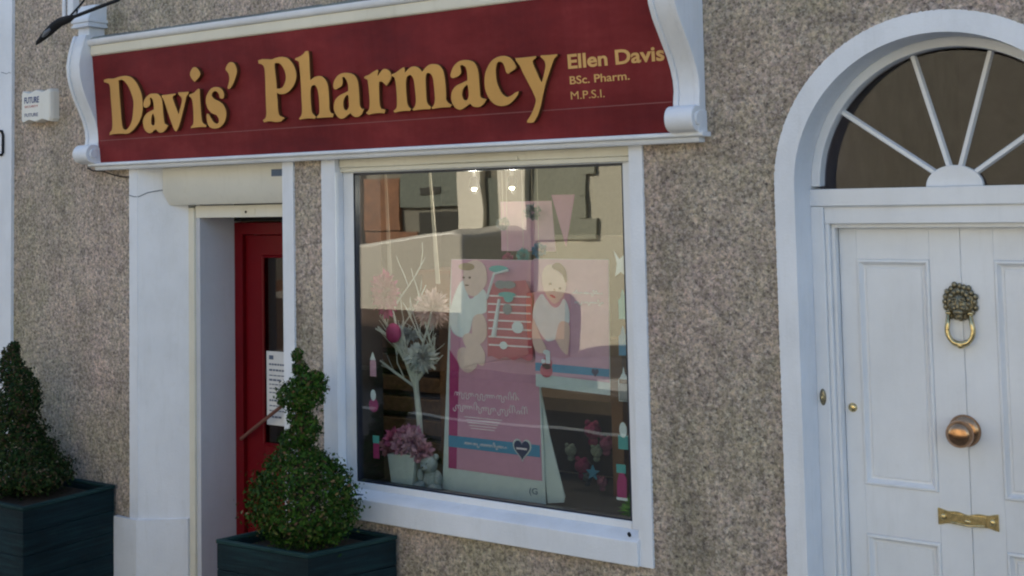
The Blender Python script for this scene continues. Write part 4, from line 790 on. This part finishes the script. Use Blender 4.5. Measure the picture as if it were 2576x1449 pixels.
# window stickers shaped like bottles, dummies and bows
def bottle(mb, x, z, h, y=.083): 
    w_ = h * .17; mb.prism([(x - w_, z), (x + w_, z), (x + w_, z + h * .62), (x + w_ * .5, z + h * .72), (x + w_ * .3, z + h * .9), (x, z + h), (x - w_ * .3, z + h * .9), (x - w_ * .5, z + h * .72), (x - w_, z + h * .62)], 'y', y, y + .0015); return mb
G_ = 'stickers inside the window glass'
def sticker(lb, build, parts=()):
    mbk, mt = build; o = tag(mbk.build('window_sticker', mt), lb, 'sticker', G_)
    for nm, mb2, mt2 in parts: mb2.build(nm, mt2, o)
sticker('grey baby bottle sticker high on the left side of the glass', (bottle(MB(), -4.405, 1.478, .125), P_['lilac']), [('teat', MB().prism([(-4.425, 1.565), (-4.385, 1.565), (-4.405, 1.61)], 'y', .0815, .0825), P_['shirt'])])
sticker('magenta and white dummy sticker in the middle of the left side of the glass', (disc(MB(), -4.405, 1.325, .033, .036, .083), P_['magenta']), [('teat', disc(MB(), -4.405, 1.378, .018, .03, .0815, .001), P_['shirt'])])
sticker('pink baby bottle sticker with a teal cap low on the left side of the glass', (bottle(MB(), -4.390, 1.045, .12), P_['magenta']), [('cap', MB().box(-4.412, -4.368, .0815, .0825, 1.125, 1.165), P_['teal'])])
sticker('pale blue bow sticker at the top right of the glass', (MB().prism([(-2.90, 2.16), (-2.87, 2.12), (-2.835, 2.15), (-2.845, 2.08), (-2.835, 2.04), (-2.865, 2.06), (-2.895, 2.04), (-2.885, 2.10)], 'y', .083, .0845), P_['shirt']))
sticker('teal bottle sticker beside the small poster, upper one', (bottle(MB(), -2.858, 1.84, .14), P_['teal']))
sticker('blue bottle sticker beside the small poster, lower one', (bottle(MB(), -2.862, 1.67, .14), P_['blue']))
sticker('clear baby bottle sticker outlined in white at mid height on the right', (MB().box(-2.893, -2.890, .083, .0845, 1.46, 1.56).box(-2.838, -2.835, .083, .0845, 1.46, 1.56).box(-2.893, -2.835, .083, .0845, 1.457, 1.46), P_['margin']), [('teat', MB().prism([(-2.888, 1.56), (-2.84, 1.56), (-2.858, 1.59), (-2.864, 1.62), (-2.87, 1.59)], 'y', .083, .0845), P_['shirt']), ('liquid', MB().box(-2.888, -2.84, .0835, .0845, 1.462, 1.54), P_['grey'])])
sticker('white and teal dummy sticker low on the right of the glass', (MB().box(-2.902, -2.850, .083, .0845, 1.235, 1.30), P_['teal']), [('teat', disc(MB(), -2.874, 1.325, .02, .036, .0815, .001), P_['shirt'])])
sticker('pink sauce-bottle shaped sticker with teal cap at the bottom right of the glass', (MB().prism([(-2.915, 1.0), (-2.865, 1.0), (-2.862, 1.10), (-2.88, 1.13), (-2.90, 1.13), (-2.915, 1.08)], 'y', .083, .0845), P_['magenta']), [('cap', MB().box(-2.915, -2.865, .0815, .0825, 1.125, 1.165), P_['teal']), ('foot', MB().box(-2.918, -2.86, .0815, .0825, 1.0, 1.012), P_['shirt'])])
tag(MB().ell((-4.44, .30, 1.685), (.050, .03, .055), 20, 12).build('paper_ball', P_['magenta'], smooth=True), 'round magenta paper ball hanging at the left of the window', 'decoration')
tag(tuft('paper_flower', (-4.50, .30, 1.90), (.06, .03, .10), 500, P_['magenta'], None, .05, .012, seed=44), 'large drooping magenta paper flower at the left of the window', 'decoration')
tag(tuft('green_plant', (-2.865, .17, .935), (.05, .04, .04), 260, plain('bright_grass', (.14, .34, .05), .6, var=.25), None, .05, .006, seed=45), 'small bright green grass plant in the bottom right corner of the window', 'plant')
# bunting and pompoms
for x, z, sz, c_, lb in ((-3.33, 2.43, .14, 'pink2', 'large dusky pink triangle pennant hanging right of the lights'),):
    tag(MB().prism([(x - sz * .5, z), (x + sz * .5, z), (x + sz * .08, z - sz * 1.9)], 'y', .33, .333).build('pennant', P_[c_]), lb, 'pennant')
tag(MB().prism([(-3.74, 2.40), (-3.42, 2.40), (-3.40, 2.14), (-3.74, 2.14)], 'y', .36, .363).build('pink_backdrop', P_['lilac']), 'faded pink backdrop card hanging above the tall poster', 'card')
for x, z, r_, c_, lb in ((-3.50, 2.345, .042, 'grey', 'dark grey pompom ball at the upper right of the window'), (-3.685, 2.285, .032, 'grey', 'smaller dark grey pompom left of the other grey ball'), (-3.465, 2.15, .036, 'blue', 'blue pompom ball above the small poster'), (-3.56, 2.12, .035, 'teal', 'teal pompom ball left of the blue one'), (-3.66, 2.10, .03, 'magenta', 'magenta pompom above the product card')):
    T = tag(tuft('pompom', (x, .30, z), (r_, r_ * .8, r_), 300, P_[c_], None, .012, .006, seed=int(-x * 100)), lb, 'pompom', 'pompom balls hanging in the window'); MB().tube([(x, .30, z + r_), (x, .30, 2.66)], .0015, 4).build('string', P_['cream'], T)
for x0, x1, lb in ((-4.30, -4.255, 'thin cream ribbon hanging left of the lights'), (-4.62, -4.60, 'narrow cream ribbon hanging near the left of the window')):
    tag(MB().prism([(x0, 2.70), (x0 + .012, 2.70), (x1 + .03, 1.95), (x1, 1.95)], 'y', .45, .453).build('ribbon', P_['cream']), lb, 'ribbon', 'cream ribbons hanging in the window')
# two lit downlights
for x, lb in ((-3.977, 'left one of two lit downlights glowing inside the top of the window'), (-3.726, 'right one of two lit downlights glowing inside the top of the window')):
    T = thing('downlight', lb, 'light', (x, .45, 2.50), 'lit downlights in the shop')
    MB().tube([(x, .45, 2.72), (x, .45, 2.54)], .012, 8).build('stem', M['steel'], T)
    MB().lathe([(.010, .05), (.022, .04), (.028, 0), (.030, -.01)], (x, .45, 2.49), 'z', 20).build('shade', M['black'], T, smooth=True)
    MB().ell((x, .45, 2.472), (.015, .015, .008), 14, 8).build('bulb', emis('lamp_glow', (1, .9, .62), 6), T)
    ld = bpy.data.lights.new('downlight', 'POINT'); ld.energy = 4; ld.color = (1, .92, .80); ld.shadow_soft_size = .012; lo = bpy.data.objects.new('light', ld); COL.objects.link(lo); lo.location = (x, .45, 2.455); put(lo, T)

# ------------------------------------------------------------------ across the street: sunlit buildings the window reflects
M['oc'] = painted('cream_render', (.82, .73, .56), amount=.3, rough=.8); M['ot'] = painted('stone_render', (.20, .18, .13), amount=.5, rough=.8); M['og'] = painted('grey_green_render', (.15, .16, .12), amount=.3, rough=.8); M['ob'] = plain('brown_timber', (.22, .09, .035), .6, var=.3, scale=6); M['od'] = plain('dark_opening', (.03, .03, .025), .3)
O = thing('opposite_shop', 'cream and brown shop across the street, reflected in the window', 'building', (-14, -11, 0))
MB().box(-19, -10.7, -19, -11, 0, 7).build('wall', M['ot'], O); MB().box(-19, -10.7, -19.2, -10.8, 7, 7.3).build('roof', M['od'], O)
MB().box(-18, -10.0, -11, -10.80, 0, .95).build('stall_riser', M['ob'], O)
for x0, x1 in ((-12.0, -11.53), (-11.19, -10.72), (-14.6, -14.2)): MB().box(x0, x1, -11, -10.85, 0, 3.3).build('pilaster', M['oc'], O)
MB().box(-14.2, -12.0, -11, -10.95, 2.95, 3.25).build('fascia', M['od'], O)
MB().box(-14.1, -13.3, -11, -10.93, 1.9, 2.8).build('shopfront', M['ob'], O); MB().box(-13.28, -12.02, -11, -10.94, 2.28, 2.92).build('panel', M['og'], O); MB().box(-12.85, -12.45, -10.94, -10.92, 2.5, 2.62).build('plaque', M['od'], O)
MB().box(-12.9, -12.1, -11, -10.96, 1.2, 2.2).build('window', M['od'], O); MB().box(-14.1, -12.95, -11, -10.955, .3, 1.88).build('window', M['ob'], O); MB().box(-11.5, -11.22, -11, -10.95, .5, 2.75).build('window', M['og'], O)
O = thing('opposite_house', 'grey-green house with pale toothed quoins across the street, reflected in the window', 'building', (-9, -11, 0))
MB().box(-10.7, 8, -19, -11.02, 0, 6.6).build('wall', plain('tan_render', (.52, .47, .34), .8), O); M['oq'] = painted('mossy_render', (.27, .265, .19), amount=.6, rough=.8)
MB().box(-10.68, -9.75, -11.02, -10.98, 1.75, 6.5).build('rendered_panel', M['oq'], O)
g = MB()
for i in range(14):
    w_ = .26 if i % 3 == 0 else .10; g.box(-9.75, -9.75 + w_, -11.02, -10.96, 1.75 + i * .34, 1.75 + i * .34 + .33)
g.build('quoins', M['oq'], O)
for x in (-8.9, -7.2, .4, 3.0): MB().box(x, x + 1.1, -11.02, -10.99, 1.0, 2.6).build('window', M['od'], O); MB().box(x, x + 1.1, -11.02, -10.99, 4.0, 5.5).build('window', M['od'], O)
MB().box(-10.7, 8, -19.2, -10.9, 6.6, 6.9).build('roof', M['od'], O)
V = thing('parked_van', 'pale cream van parked across the street, reflected in the left of the window', 'van', (-11.4, -8.2, -.12)); M['van'] = plain('van_paint', (.62, .55, .43), .3, var=.03)
MB().prism([(-13.9, .25), (-9.45, .25), (-9.42, 1.95), (-9.6, 2.03), (-11.4, 1.80), (-12.6, 1.72), (-13.3, 1.15), (-13.9, 1.0)], 'y', -9.0, -7.5).build('body', M['van'], V, bevel=.04)
MB().prism([(-12.75, 1.15), (-11.9, 1.15), (-11.9, 1.6), (-12.5, 1.6)], 'y', -7.5, -7.49).build('window', M['od'], V)
MB().box(-13.85, -9.5, -7.52, -7.46, .22, .98).build('lower_panel', plain('van_cladding', (.10, .06, .04), .5), V)
for x in (-12.95, -10.2): MB().lathe([(0, 0), (.2, 0), (.33, -.02), (.33, -.2), (0, -.2)], (x, -7.48, .21), 'y', 24).build('wheel', M['black'], V)
